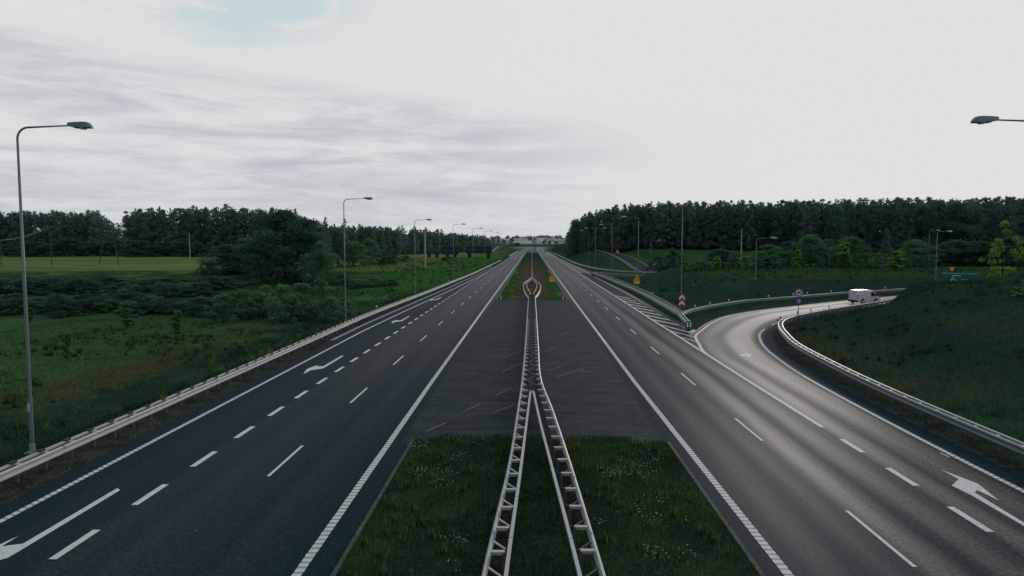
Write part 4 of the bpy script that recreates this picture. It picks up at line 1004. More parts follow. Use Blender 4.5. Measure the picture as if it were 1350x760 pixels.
# ------------------------------------------------------------------ lamps
def lamp_meshes(H,arm,pale):
    pole=MB(); pole.tube([(0,0,0),(0,0,.05),(0,0,H*.5),(0,0,H-.50)],[.092,.092,.07,.045],12)
    armm=MB(); r=.50; pts=[(r-r*math.cos(a),0,H-r+r*math.sin(a)) for a in np.linspace(0,PI/2,8)]+[(arm-1.0,0,H+.07)]
    armm.tube(pts,[.044]*8+[.030],10)
    base=MB(); base.box((0,0,.02),(.45,.45,.05)); base.lathe([(.115,.04),(.115,.4),(.10,.43)],n=12)
    for a in range(4): base.lathe([(.02,.04),(.02,.11)],(.17*math.cos(a*PI/2+.78),.17*math.sin(a*PI/2+.78),0),n=6)
    hatch=MB(); hatch.box((0,-.115,2.1),(.09,.03,.35)); 
    head=MB(); x0=arm-1.05; z0=H+.10
    prof=[(0,-.05,.09,.08),(.02,-.06,.10,.09),(.30,-.11,.115,.14),(.70,-.125,.125,.155),(.88,-.125,.11,.15),(.96,-.12,.04,.12),(1.06,-.115,-.09,.07)]
    n=len(prof); V=[]
    for (x,zb,zt,hw) in prof: V+=[(x0+x,-hw,z0+zb),(x0+x,hw,z0+zb),(x0+x,hw,z0+zt*.7),(x0+x,hw*.75,z0+zt),(x0+x,-hw*.75,z0+zt),(x0+x,-hw,z0+zt*.7)]
    Fc=[(i*6+j,i*6+(j+1)%6,(i+1)*6+(j+1)%6,(i+1)*6+j) for i in range(n-1) for j in range(6)]+[(5,4,3,2,1,0),tuple(range((n-1)*6,n*6))]
    head.add(V,Fc)
    rim=MB(); rim.box((x0+.68,0,z0-.135),(.72,.29,.022))
    lens=MB(); lens.lathe([(.17,0),(.15,-.03),(.10,-.055),(.02,-.065)],(x0+.66,0,z0-.14),n=14)
    return pole.mesh('pole',M['lamp_pole'],True),armm.mesh('arm',M['lamp_pole'],True),base.mesh('base',M['concrete']),hatch.mesh('hatch',M['galv']),head.mesh('lamp_head',M['lamp_head_pale' if pale else 'lamp_head']),rim.mesh('rim',M['dark']),lens.mesh('lens',M['glass'])
LM={}
def lamp(x,y,zb,H,arm,face,label,pale=False,double=False,group=None,lean=0):
    key=(H,arm,pale)
    if key not in LM: LM[key]=lamp_meshes(*key)
    p,a,b,h,hd,rm,ln=LM[key]
    e=empty('street_lamp',(x,y,zb),face); tag(e,label,'street lamp',group); e.rotation_euler=(0,lean,face)
    link('pole',p,e); link('base_plate',b,e); link('hatch',h,e)
    for k in range(2 if double else 1):
        ar=link('arm',a,e); ar.rotation_euler=(0,0,k*PI); o=link('lamp_head',hd,ar); link('rim',rm,o); link('lens',ln,o)
    return e
# left row (arms point over the road, +x)
ords=['nearest tall lamp on the left, its whole arm standing against the sky','second lamp along the left side, beside the roadside thicket','third lamp along the left side, just left of the concrete pole','fourth lamp along the left side, in front of the blue panels','fifth lamp along the left side, above the dark tree belt','sixth lamp along the left side, clear of the tree belt','seventh, tiny lamp along the left side, last before the bridge','eighth, faint lamp along the left side, smallest of its row']
for i,(px,y,H) in enumerate([(30.5,29.3,14.1),(454.3,77,14.1),(547,125,13.6),(597.6,173,13.6),(623.4,221,13.6),(639,269,13.6),(648.6,317,13.6),(655,375,13.6)]):
    x=RX(px,y)
    zb=tz(x,y); lamp(x,y,zb,round(H-zb if i<2 else H,1),3.35 if i<2 else 3.2,0,ords[i])
# right row (arms point over the road, -x)
ordr=['nearest lamp on the right, only its head and arm reaching in from the right edge','tall lamp rising behind the red and white chevron sign','lamp rising above the yellow sign on the verge, right of the road','third lamp beyond the exit nose, over the rising approach road','lamp with two arms, left of the rising approach road','small far lamp left of the double lamp']
for i,(x,y,H,db) in enumerate([(21.6,29.0,14.1,0),(19.35,88,14.0,0),(20,128,13.9,0),(20.9,178,13.8,0),(19.8,212,13.6,1),(21.9,262,13.6,0)]):
    lamp(x,y,0 if i<4 else max(0,tz(x,y)),H,3.35,PI,ordr[i],pale=i>0,double=bool(db))
for i,(px,y,H) in enumerate([(748,900,12),(743,1010,12),(739,1150,12)]):
    lamp(RX(px,y),y,0,12,3.35,PI,['far lamp beyond the bridge on the right, nearest of three','far lamp beyond the bridge on the right, middle of three','far lamp beyond the bridge on the right, farthest of three'][i])
# lamps of the ramps (arms to the right)
x_=RX(996,111); lamp(x_,110.7,tz(x_,110.7),round(ZT(314.5,110.7)-tz(x_,110.7),1),3.3,R(0),'lamp on the outside of the exit ramp, left of the speed sign',pale=True)
Yq=224; lamp(RX(857.7,Yq),Yq,0,9.9,3.3,0,'short lamp beside the second exit road, right of the approach road',pale=True)
Yq=126; x_=RX(1234.5,Yq); lamp(x_,Yq,tz(x_,Yq),round(ZT(306,Yq)-tz(x_,Yq),1),3.0,R(10),'front one of the two lamps above the green sign',pale=True)
Yq=178; x_=RX(1224,Yq); lamp(x_,Yq,tz(x_,Yq),round(ZT(304.5,Yq)-tz(x_,Yq),1),3.0,R(10),'rear one of the two lamps above the green sign',pale=True)

# ------------------------------------------------------------------ signs
def text_mesh(s,size,mat):
    cu=bpy.data.curves.new('digits','FONT'); cu.body=s; cu.size=size; cu.align_x='CENTER'; cu.align_y='CENTER'; cu.extrude=.003; cu.offset=size*.025
    o=bpy.data.objects.new('digits',cu); C.objects.link(o); bpy.context.view_layer.update()
    me=bpy.data.meshes.new_from_object(o.evaluated_get(bpy.context.evaluated_depsgraph_get())); bpy.data.objects.remove(o); me.materials.clear(); me.materials.append(mat); return me
def sign_root(x,y,label,rz=0,z=None):
    e=empty('road_sign',(x,y,tz(x,y) if z is None else z),rz); return tag(e,label,'sign')
def prism(pts,y0,y1):   # outline in x,z extruded in y
    m=MB(); n=len(pts); m.add([(p[0],y0,p[1]) for p in pts]+[(p[0],y1,p[1]) for p in pts],[tuple(range(n)),tuple(reversed(range(n,2*n)))]+[(i,i+n,(i+1)%n+n,(i+1)%n) for i in range(n)]); return m
# chevron board, base (18.45,84)
cs=sign_root(RX(900,84),84.0,'red board with white chevrons pointing up, standing where the ramp splits off',R(-12),0)
W_,H_=.76,1.62; z0=1.18
prism([(-W_/2,z0),(W_/2,z0),(W_/2,z0+H_),(-W_/2,z0+H_)],-.02,.02).build('board',M['red'],cs)
for k in range(2):
    zc=z0+.10+k*.72; prism([(-.33,zc+.0),(0,zc+.34),(.33,zc+.0),(.33,zc+.34),(0,zc+.68),(-.33,zc+.34)],-.032,-.021).build('chevron',M['white'],cs)
for s in (-.22,.22):
    m=MB(); m.tube([(s,.05,0),(s,.05,z0+H_-.1)],.035,8); m.build('post',M['lamp_pole'],cs)
# nose marker drum
nm=sign_root(16.3,70.2,'green and white marker plate on the nose of the gore guardrail',R(-8),0); nm['category']='marker'
prism([(-.36,.12),(.36,.12),(.36,.78),(.24,.98),(-.24,.98),(-.36,.78)],-.03,.25).build('board',M['green'],nm)
for s in (-1,1): prism([(s*.15-.06,.35),(s*.15+.06,.35),(s*.15+.06,.85),(s*.15-.06,.85)],-.042,-.031).build('stripe',M['white'],nm)
m=MB(); m.box((0,.1,.06),(.3,.2,.12)); m.build('foot',M['dark'],nm)
m=MB(); m.tube([(16.42,70.6,.62),(16.55,72.4,.66)],.14,10); 
ns=m.build('rail_nose',M['galv']); tag(ns,'rounded pale end cap joining the gore guardrail to its marker','end cap')
# 40 km/h sign above end-of-expressway sign
ss=sign_root(RX(1054.8,79.3),79.3,'round 40 speed limit sign above a blue end-of-motorway sign on one post',R(-14),zr(31))
m=MB(); m.tube([(0,.05,0),(0,.05,3.5)],.038,8); m.build('post',M['blue'],ss)
def disc(r,y0,y1,zc,n=32): return prism([(r*math.cos(a),zc+r*math.sin(a)) for a in np.linspace(0,2*PI,n,endpoint=False)],y0,y1)
fr=disc(.42,-.02,.02,3.18).build('speed_plate',M['white'],ss)
m=MB(); V=[]; n=36
for a in np.linspace(0,2*PI,n,endpoint=False):
    for r_ in (.40,.31): V.append((r_*math.cos(a),-.024,3.18+r_*math.sin(a)))
m.add(V,[(2*i,2*((i+1)%n),2*((i+1)%n)+1,2*i+1) for i in range(n)]); m.build('red_ring',M['red'],fr)
tm_=text_mesh('40',.46,M['black']); o=link('digits',tm_,fr,(0,-.03,3.17)); o.rotation_euler=(PI/2,0,0)
bp=prism([(-.36,1.82),(.36,1.82),(.36,2.72),(-.36,2.72)],-.02,.02).build('blue_plate',M['blue'],ss)
for s in (-1,1): prism([(s*.05,1.98),(s*.16,1.98),(s*.09,2.5),(s*.05,2.5)],-.03,-.022).build('carriageway_symbol',M['white'],bp)
prism([(-.26,2.18),(.26,2.18),(.26,2.24),(-.26,2.24)],-.031,-.0225).build('bridge_symbol',M['white'],bp)
prism([(-.33,1.86),(-.27,1.86),(.33,2.66),(.27,2.66)],-.036,-.031).build('red_slash',M['red'],bp)
# yellow-backed warning signs
def warn(x,y,label,glyph,zb,rz=0,sc_=1.0,plate=True,h=2.05):
    e=sign_root(x,y,label,rz,zb); m=MB(); m.tube([(0,.05,0),(0,.05,h+.9*sc_)],.035,8); m.build('post',M['galv_dark'],e)
    k=sc_; b=prism([(-.52*k,h),(.52*k,h),(.52*k,h+.15*k),(.08*k,h+1.0*k),(-.08*k,h+1.0*k),(-.52*k,h+.15*k)],-.02,.02).build('triangle_plate',M['yellow'],e)
    for p,q in (((-.46,.08),(.46,.08)),((.46,.08),(0,.92)),((0,.92),(-.46,.08))):
        d=np.array(q)-np.array(p); L_=np.linalg.norm(d); nn=np.array([-d[1],d[0]])/L_*.035
        pts=[(p[0]-nn[0],p[1]-nn[1]),(q[0]-nn[0],q[1]-nn[1]),(q[0]+nn[0],q[1]+nn[1]),(p[0]+nn[0],p[1]+nn[1])]
        prism([(a*k,h+c*k) for a,c in pts],-.028,-.022).build('red_border',M['red'],b)
    for pts in glyph: prism([(a*k,h+c*k) for a,c in pts],-.034,-.029).build('symbol',M['black'],b)
    if plate:
        pl=prism([(-.48*k,h-.45*k),(.48*k,h-.45*k),(.48*k,h-.04*k),(-.48*k,h-.04*k)],-.02,.02).build('lower_plate',M['yellow'],e)
    return e
excl=[[(-.05,.30),(.05,.30),(.08,.68),(-.08,.68)],[(-.05,.16),(.05,.16),(.05,.25),(-.05,.25)]]
merge=[[(-.05,.15),(.03,.15),(.03,.45),(.10,.45),(-.01,.68),(-.12,.45),(-.05,.45)],[(.18,.15),(.24,.15),(.24,.30),(.08,.40),(.05,.34),(.18,.26)]]
warn(RX(727.8,128),128,'yellow triangular warning sign with exclamation mark, in the median by the teardrop loop',excl,.03,0,1.05,True,2.2)
warn(RX(840,126),126,'yellow merging-traffic warning sign on the verge behind the gore guardrail',merge,-.3,0,1.1,True,2.3)
ws=warn(RX(814,262),262,'tiny yellow sign above a blue plate beside the rising approach road',[],tz(RX(814,262),262),0,1.3,False,2.6)
prism([(-.5,1.2),(.5,1.2),(.5,2.3),(-.5,2.3)],-.02,.02).build('blue_plate',M['blue'],ws)
# give-way sign behind the hill
Yq=112; e=sign_root(RX(1255.5,Yq),Yq,'yellow upside-down triangular give-way sign above the green board',0,tz(RX(1255.5,Yq),Yq)); zz=ZT(358.5,Yq)-e.location.z
m=MB(); m.tube([(0,.05,0),(0,.05,zz+.6)],.035,8); m.build('post',M['galv_dark'],e)
prism([(0,zz),(.52,zz+.86),(-.52,zz+.86)],-.02,.02).build('triangle_plate',M['red'],e); prism([(0,zz+.2),(.34,zz+.76),(-.34,zz+.76)],-.03,-.021).build('yellow_face',M['yellow'],e)
# green direction board
Yq=104; xb=RX(1265.8,Yq); zg=tz(xb,Yq); zt=ZT(359.8,Yq)-zg; e=empty('direction_sign',(xb,Yq,zg),R(-30)); tag(e,'wide green direction board with white lettering, half hidden by the hill crest','sign')
bw=2.2; b=prism([(-bw,zt-1.6),(bw,zt-1.6),(bw,zt-.05),(-bw,zt)],-.03,.03).build('board',M['green'],e)
for s in (-1.5,1.5):
    m=MB(); m.tube([(s,.09,-.3),(s,.09,zt-.2)],.06,8); m.build('post',M['galv_dark'],e)
prism([(-bw,zt-.05),(bw,zt-.10),(bw,zt-.02),(-bw,zt+.03)],-.045,.04).build('frame',M['galv'],e)
xx=-.95
for wd in (.10,.16,.10,.14,.12,.08,.13): prism([(xx,zt-.42),(xx+wd,zt-.42),(xx+wd,zt-.30),(xx,zt-.30)],-.04,-.031).build('lettering',M['white'],b); xx+=wd+.05
xx=.25
for wd in (.10,.14,.10,.12,.09,.12): prism([(xx,zt-.98),(xx+wd,zt-.98),(xx+wd,zt-.88),(xx,zt-.88)],-.04,-.031).build('lettering',M['white'],b); xx+=wd+.06
m=MB(); V=[]; n=16
for a in np.linspace(-.3,PI+.3,n):
    for r_ in (.34,.20): V.append((-.75+r_*math.cos(a),-.036,zt-1.12+r_*math.sin(a)))
m.add(V,[(2*i,2*i+2,2*i+3,2*i+1) for i in range(n-1)]); m.build('roundabout_symbol',M['white'],b)
prism([(-.80,zt-.80),(-.70,zt-.80),(-.70,zt-.55),(-.80,zt-.55)],-.04,-.031).build('exit_stroke',M['white'],b)

# delineators
def delin_me():
    m=MB(); m.box((0,0,.50),(.12,.05,1.0)); return m.mesh('post',M['white'])
dm=delin_me(); b_=MB(); b_.box((0,-.02,.82),(.124,.03,.16),rx=0); db=b_.mesh('reflector_band',M['dark'])
for x,y,lab in [(-4.92,106.8,'white delineator post at the left corner where the grass median restarts'),(4.92,107.1,'white delineator post at the right corner where the grass median restarts'),(-4.6,199.8,'distant white delineator post on the left edge of the brown median'),(4.95,200,'distant white delineator post on the right edge of the brown median')]:
    e=empty('delineator_post',(x,y,.02)); tag(e,lab,'post'); link('body',dm,e); link('reflector_band',db,e)
def reflector(x,y,z,mat,lab,grp,s=1.0):
    e=empty('rail_reflector',(x,y,z)); tag(e,lab,'reflector',grp); e.scale=(s,s,s)
    m=RFM[mat]; link('stem',m[0],e); link('reflector_face',m[1],e)
RFM={}
for k,mt in (('white','white'),('dark','dark')):
    a=MB(); a.box((0,0,.86),(.05,.04,.34)); b=MB(); b.box((0,-.01,1.10),(.16,.05,.22)); RFM[k]=(a.mesh('stem',M['galv_dark']),b.mesh('reflector_face',M[mt]))
for px,py in [(916,404.5),(940,400.2),(967,396),(1012,390.5),(1037.5,388),(1067.4,386.4),(1097.5,384.5),(1129.5,381.9),(1163,379.8)]:
    p=onz(px,py,1.1); q=np.array(p[:2]); d,i=dpoly(q[None],RO); c=RO[i[0]]; v=c/np.linalg.norm(c); c=c+v*.35
    reflector(c[0],c[1],zr(c[0]),'white','small white reflector on the outer guardrail of the exit ramp','reflectors on the outer ramp guardrail',1.0)
for px,py in [(1034,422),(1044,419),(1058,412.5),(1076,408.5),(1099,404.5)]:
    d,i=dpoly(np.array(onz(px,py,1.0)[:2])[None],RI); c=RI[i[0]]; reflector(c[0]-.05,c[1]+.05,zr(c[0]),'dark','small dark reflector on the inner guardrail at the ramp bend','reflectors on the inner ramp guardrail',.9)
for y,lab in ((84,'pale reflector on the left guardrail near the second lamp'),(143,'pale reflector far along the left guardrail')): reflector(float(rail_left_X(y))-.4,y,0,'white',lab,None)
reflector(19.2,108,0,'white','pale reflector on the guardrail beside the hatched nose',None)

# ------------------------------------------------------------------ vehicles
def wheel(parent,x,y,r=.33,wd=.22):
    m=MB(); m.lathe([(r*.72,-wd/2),(r*.96,-wd/2),(r,-wd/2+.03),(r,wd/2-.03),(r*.96,wd/2),(r*.72,wd/2)],(0,0,0),'x',22); w=m.build('wheel',M['dark'],parent,True,(x,y,r))
    h=MB(); h.lathe([(r*.66,-wd/2-.004),(r*.6,wd/2+.004)],(0,0,0),'x',16); h.build('rim',M['galv'],w)
def van(x,y,z,rz):
    e=empty('van',(x,y,z),rz); tag(e,'white panel van driving away round the exit ramp bend','van')
    # profile in y (length, front +y), z ; body narrows upward
    prof=[(-2.38,.30),(-2.40,.62),(-2.36,1.20),(-2.30,1.80),(-2.18,1.92),(-1.2,1.97),(.4,1.96),(.85,1.88),(1.25,1.52),(1.62,1.16),(2.20,1.00),(2.38,.84),(2.42,.50),(2.36,.28)]
    hw=lambda zz: .95-.10*max(0,(zz-1.0))**1.3-.0*zz
    m=MB(); n=len(prof); rows=[]
    lat=[-1,-.93,-.6,0,.6,.93,1]
    V=[]
    for (py,pz) in prof:
        for l in lat:
            edge=abs(l)>.99; V.append((hw(pz)*l, py-(.05*math.copysign(1,py) if edge and abs(py)>2.1 else 0), pz-(.05 if edge and pz>1.8 else 0)))
    k=len(lat); Fc=[(i*k+j,i*k+j+1,(i+1)*k+j+1,(i+1)*k+j) for i in range(n-1) for j in range(k-1)]
    Fc=[tuple(reversed(f)) for f in Fc]
    Fc.append(tuple(i*k for i in range(n))); Fc.append(tuple(reversed([i*k+k-1 for i in range(n)]))); Fc.append(tuple(j for j in range(k))); Fc.append(tuple((n-1)*k+j for j in reversed(range(k))))
    m.add(V,Fc); m.build('body',M['vanpaint'],e)
    for s in (-1,1):
        g=MB(); pts=[(1.38,1.10),(.42,1.10),(.42,1.62),(.86,1.66)]
        g.add([(s*(hw(b)+.012),a,b) for a,b in pts],[(0,1,2,3) if s<0 else (3,2,1,0)]); g.build('side_window',M['black_gloss'],e)
        for a in (-1.45,1.45):
            ar=MB(); ar.add([(s*(.957),a+.43*math.cos(t),.36+.43*math.sin(t)) for t in np.linspace(0,PI,14)]+[(s*.957,a-.43,.28),(s*.957,a+.43,.28)],[tuple(range(16)) if s>0 else tuple(reversed(range(16)))]); ar.build('wheel_arch',M['dark'],e); wheel(e,s*.88,a)
        d=MB(); d.box((s*.957,-.36,.98),(.012,.03,1.1)); d.box((s*.957,.36,.98),(.012,.02,1.15)); d.box((s*.957,-1.0,1.25),(.012,1.2,.025)); d.build('door_seam',M['dark'],e)
        mr=MB(); mr.box((s*1.08,1.25,1.22),(.18,.10,.24)); mr.build('mirror',M['black'],e)
        hl=MB(); hl.box((s*.68,2.33,.86),(.36,.12,.18),rx=R(-20)); hl.build('headlight',M['glass'],e)
        tl=MB(); tl.box((s*.88,-2.37,1.05),(.10,.06,.62)); tl.build('tail_light',M['red'],e)
        hd=MB(); hd.box((s*.965,.52,1.05),(.02,.16,.04)); hd.build('door_handle',M['dark'],e)
    wsn=MB(); wsn.add([(-.80,1.635,1.175),(.80,1.635,1.175),(.72,.90,1.865),(-.72,.90,1.865)],[(0,1,2,3)]); wsn.build('windscreen',M['black_gloss'],e)
    bm=MB(); bm.box((0,-2.42,.42),(1.8,.12,.22)); bm.box((0,2.40,.42),(1.8,.12,.26)); bm.box((0,0,.30),(1.84,4.5,.12)); bm.build('bumper',M['dark'],e)
    np_=MB(); np_.box((0,-2.41,.78),(.5,.03,.11)); np_.build('number_plate',M['white'],e)
    rd=MB(); rd.box((0,-2.375,1.1),(.02,.02,1.35)); rd.build('rear_door_seam',M['dark'],e)
    return e
vp=onz(1139,400.2); vq=offset_pt(np.array(vp[:2]),np.array([30.,78.]),0); van(vq[0],vq[1],zr(vq[0])+.01,-R(72)).scale=(1,.80,1)
def car(x,y,rz):
    e=empty('car',(x,y,.01),rz); tag(e,'small dark car far off on the right carriageway before the overbridge','car')
    prof=[(-2.1,.3),(-2.12,.8),(-1.95,.95),(-1.5,1.38),(-.2,1.45),(.5,1.35),(1.1,.98),(1.95,.82),(2.1,.6),(2.1,.3)]
    m=MB(); n=len(prof); V=[]
    for a,b in prof:
        w_=.86-.18*max(0,b-.9)
        V+=[(-w_,a,b),(w_,a,b)]
    m.add(V,[(2*i,2*i+2,2*i+3,2*i+1) for i in range(n-1)]+[tuple(reversed([2*i for i in range(n)])),tuple(2*i+1 for i in range(n)),(0,1,2*n-1,2*n-2)]); m.build('body',M['carpaint'],e)
    rw=MB(); rw.add([(-.68,-1.92,1.02),(.68,-1.92,1.02),(.62,-1.56,1.36),(-.62,-1.56,1.36)],[(0,1,2,3)]); rw.build('rear_window',M['black_gloss'],e)
    for s in (-1,1):
        t=MB(); t.box((s*.68,-2.13,.75),(.25,.04,.14)); t.build('tail_light',M['red'],e)
        for a in (-1.3,1.3): wheel(e,s*.78,a,.31,.2)
car(12.4,660,0)

# ------------------------------------------------------------------ fence, poles, wires
fe=empty('wire_fence',(-60,93,-2.7)); tag(fe,'thin wire mesh fence on posts along the foot of the left hedge belt','fence')
fpts=[G(-60,431,-2.7),G(0,432,-2.7),G(100,432.5,-2.7),G(200,434.5,-2.7),G(300,440,-2.7),G(420,452,-2.7)]
fx=at_path([np.array([p[0],p[1],0]) for p in fpts],5.3)
pmh=MB(); pmh.tube([(0,0,-.1),(0,0,2.0)],.035,6); pmf=pmh.mesh('post',simple('fence post',(.07,.09,.085),.8))
for p,a in fx: link('post',pmf,fe,(p[0]+60,p[1]-93,tz(p[0],p[1])+2.7))
wm_=MB()
for h in (.25,.6,.95,1.3,1.65,1.95):
    wm_.tube([(p[0]+60,p[1]-93,tz(p[0],p[1])+2.7+h) for p,a in fx],.004,3)
wm_.build('wires',M['lamp_pole'],fe)
def upole(px,ytop,Y,label,r=.14,mat='wood',cross=False,z=None):
    x=RX(px,Y); zg=tz(x,Y) if z is None else z; h=ZT(ytop,Y)-zg
    e=empty('utility_pole',(x,Y,zg)); tag(e,label,'utility pole'); m=MB(); m.tube([(0,0,-.2),(0,0,h)],[r,r*.7],8); m.build('pole',M[mat],e)
    if cross:
        c=MB(); c.box((0,0,h-.5),(2.0,.1,.12)); c.build('crossarm',M[mat],e)
        for s in (-.9,0,.9):
            i=MB(); i.lathe([(.05,h-.44),(.07,h-.36),(.05,h-.24)],(s,0,0),n=8); i.build('insulator',M['glass'],e)
    return e,x,Y,zg+h
M['pale_pole']=simple('pale concrete pole',(.34,.34,.33),.8)
upole(250.5,307,300,'pale concrete pole standing alone at the back of the meadow',.22,'pale_pole')
p1=upole(1.5,316,215,'timber pole with crossarm at the left edge of the meadow',.16,'wood',True)
p2=upole(68,297,215,'dark timber pole with crossarm in the meadow, just right of the first lamp',.15,'wood',True)
upole(560.5,304,205,'thick concrete pole on the green bank between the third and fourth lamps',.30,'pale_pole')
upole(977,303,215,'pale pole among the shrubs before the right-hand forest',.22,'pale_pole')
def aframe(pxa,pxb,ytop,Y,label):
    xa,xb=RX(pxa,Y),RX(pxb,Y); xm=(xa+xb)/2; zg=tz(xm,Y); h=ZT(ytop,Y)-zg
    e=empty('utility_pole',(xm,Y,zg)); tag(e,label,'utility pole')
    for x,t in ((xa-xm,0.0),(xb-xm,0.0)):
        m=MB(); m.tube([(x,0,-.2),(x*.35+t,0,h)],[.15,.11],8); m.build('pole',M['wood'],e)
    c=MB(); c.box((0,0,h-.4),(2.4,.12,.14)); c.build('crossarm',M['wood'],e)
    for s in (-1,0,1): 
        i=MB(); i.lathe([(.06,h-.33),(.09,h-.25),(.06,h-.1)],(s,0,0),n=8); i.build('insulator',M['white'],e)
aframe(130.5,157,304,222,'two-legged timber pole standing astride in the meadow')
wr_=MB()
for s in (-.9,0,.9):
    a=np.array([p1[1]+s,p1[2],p1[3]-.25]); b=np.array([p2[1]+s,p2[2],p2[3]-.25])
    pts=[a+(b-a)*t-np.array([0,0,2.0*4*t*(1-t)*.5]) for t in np.linspace(0,1,10)]; wr_.tube(pts,.035,4)
tag(wr_.build('overhead_wires',M['galv']),'sagging pale overhead wires between the two crossarm poles at far left','wires')

# ------------------------------------------------------------------ navy panels, overbridge, far things
def panel(px0,px1,y0,y1,Y,label,legs):
    x0,x1=RX(px0,Y),RX(px1,Y); xm=(x0+x1)/2; zg=tz(xm,Y); e=empty('panel_wall',(xm,Y,zg)); tag(e,label,'panel wall')
    zt,zb=ZT(y0,Y)-zg,ZT(y1,Y)-zg; m=MB(); m.box((0,0,(zt+zb)/2),(x1-x0,.35,zt-zb)); m.build('panel',M['navy'],e)
    f=MB(); f.box((0,-.20,zt-.12),(x1-x0+.1,.12,.22)); f.box((0,-.20,(zt+zb)/2),(x1-x0,.10,.15)); f.build('rail',M['galv_dark'],e)
    for l in legs:
        g_=MB(); g_.box((RX(l,Y)-xm,.0,zb/2-.3),(1.8,.6,zb+.6)); g_.build('leg',M['navy'],e)
panel(614,648,324.5,334.5,330,'larger dark navy panel wall on two broad legs, nearer the road',(619,644))
panel(581,605,324.5,336,332,'smaller dark navy panel wall left of the larger one',(590,600))
panel(562,580,330,335.5,334,'low dim navy panel wall, farthest left of the three',(566,576))

BY=770
br=empty('overbridge',(0,BY,0)); tag(br,'long low concrete overbridge crossing the motorway in the distance','bridge')
xl_,xr_=RX(671,BY),RX(741,BY)
m=MB(); m.box(((xl_+xr_)/2,0,5.75),(xr_-xl_+6,11,2.5)); m.build('deck',M['galv_dark'],br)
for s in (-1,1):
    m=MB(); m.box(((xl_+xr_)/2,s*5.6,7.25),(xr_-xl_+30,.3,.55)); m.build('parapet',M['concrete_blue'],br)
    m=MB(); m.box(((xl_+xr_)/2,s*5.6,8.4),(xr_-xl_+30,.08,.10)); 
    for k in np.arange(xl_-12,xr_+13,3.0): m.box((k,s*5.6,7.95),(.08,.08,.95))
    m.build('railing',M['galv_dark'],br)
m=MB()
for yy in (-3.5,0,3.5): m.lathe([(.6,0),(.6,5.6)],(3.4,yy,0),n=14)
m.build('pier',M['concrete'],br)
m=MB(); m.box((3.4,0,5.35),(1.4,9.5,.5)); m.build('pier_cap',M['concrete'],br)
for x in (xl_-2,xr_+2):
    m=MB(); m.box((x,0,2.9),(4,11.4,5.8)); s=1 if x>0 else -1
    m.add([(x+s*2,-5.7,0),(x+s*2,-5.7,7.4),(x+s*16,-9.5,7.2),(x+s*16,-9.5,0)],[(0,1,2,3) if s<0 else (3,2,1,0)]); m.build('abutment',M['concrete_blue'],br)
Q=[(-150,BY,7.05),(-60,BY,7.1),(60,BY,7.1),(180,BY,7.0)]; slab('bridge_road',np.array(Q,float),4.8,.0,M['asphalt_far'],br).location=(0,-BY,.02)
e=empty('board_sign',(RX(682,765),762,7.2)); tag(e,'dark rectangular board standing on the left end of the overbridge','sign')
m=MB(); m.box((0,0,1.2),(5.4,.2,2.0)); m.build('board',M['black'],e)
for s in (-2,2):
    m=MB(); m.box((s,.1,.2),(.15,.15,2.3)); m.build('post',M['galv_dark'],e)
# side road and rail on the far left bank
Q=np.array([(RX(648,520),520,1.6),(RX(656,600),600,3.2),(RX(662,690),690,5.5)]); s2=slab('side_road',np.array(smooth_path(Q,10)),3.0,.5,M['asphalt_far']); tag(s2,kind='structure')
guardrail('guardrail',[(RX(649.5,530),530,2.2),(RX(653,580),580,3.3),(RX(657.4,660),660,5.2)],-1,'pale guardrail climbing the bank left of the overbridge',step=5,struts=False,back=False)
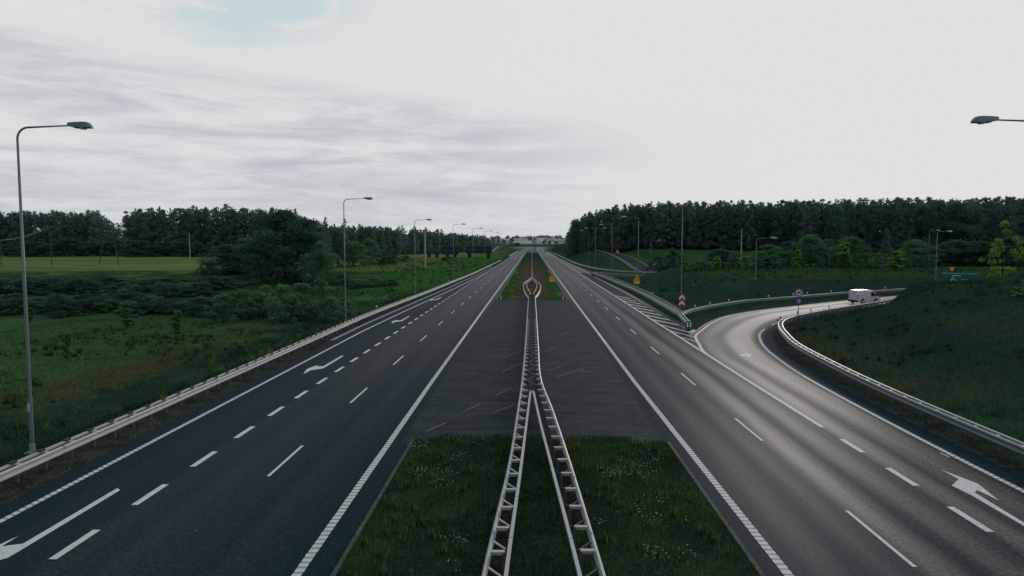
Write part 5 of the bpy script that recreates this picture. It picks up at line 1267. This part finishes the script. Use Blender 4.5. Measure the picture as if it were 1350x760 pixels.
# far settlement on the horizon
def house(px,Y,w_,h_,label,roof='gable',base=None):
    x=RX(px,Y); zg=tz(x,Y) if base is None else base; e=empty('house',(x,Y,zg)); tag(e,label,'building')
    m=MB(); m.box((0,0,h_/2),(w_,w_*.6,h_)); m.build('wall',M['wall'],e)
    if roof=='gable':
        r=MB(); a=w_/2+.4; b=w_*.3+.4; r.add([(-a,-b,h_),(a,-b,h_),(a,b,h_),(-a,b,h_),(-a,0,h_+w_*.22),(a,0,h_+w_*.22)],[(0,1,5,4),(2,3,4,5),(0,4,3),(1,2,5)])
    else: r=MB(); r.box((0,0,h_+.25),(w_+.4,w_*.6+.4,.5))
    r.build('roof',M['roof'],e); nwin=max(2,int(w_/6))
    for k in range(nwin):
        wn_=MB(); wn_.box((-w_/2+(k+.5)*w_/nwin,-w_*.3-.03,h_*.55),(w_/nwin*.45,.08,h_*.3)); wn_.build('window',M['black_gloss'],e)
for a in [(727.5,1600,9,15,'pale tall block on the horizon right of the bridge pier','flat'),(738,1900,20,9,'pale wide building on the horizon at the right end of the bridge','flat'),(748,2000,30,7,'low pale building beyond the right end of the bridge'),(668,2300,26,8,'low pale building on the horizon left of the bridge'),(655,2100,40,7,'long low pale shed on the left horizon')]: house(*a)
for i,(px,Y,top,wd) in enumerate([(675,1500,314,9),(664,1300,316,8),(657,1250,315.5,7),(650,1100,314,10),(643,1000,314,10),(724,1300,317,6),(717,1600,317,6),(733,1100,318,6),(748,1000,314,8)]):
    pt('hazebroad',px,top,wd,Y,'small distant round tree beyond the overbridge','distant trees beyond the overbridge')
def far_mass(name,y0,n,xr,zs,size,col):
    cs=[(random.uniform(*xr),y0+random.uniform(-60,60),0) for _ in range(n)]; X=np.array([c[0] for c in cs]); Y=np.array([c[1] for c in cs]); Z=terr(X,Y)
    V,S_=rnd_quads([(a,b,c+zs*.5) for a,b,c in zip(X,Y,Z)],[zs*.6]*n,9,size,.9); tag(link(name,leaf_mesh(name,V,S_,col)),kind='stuff')
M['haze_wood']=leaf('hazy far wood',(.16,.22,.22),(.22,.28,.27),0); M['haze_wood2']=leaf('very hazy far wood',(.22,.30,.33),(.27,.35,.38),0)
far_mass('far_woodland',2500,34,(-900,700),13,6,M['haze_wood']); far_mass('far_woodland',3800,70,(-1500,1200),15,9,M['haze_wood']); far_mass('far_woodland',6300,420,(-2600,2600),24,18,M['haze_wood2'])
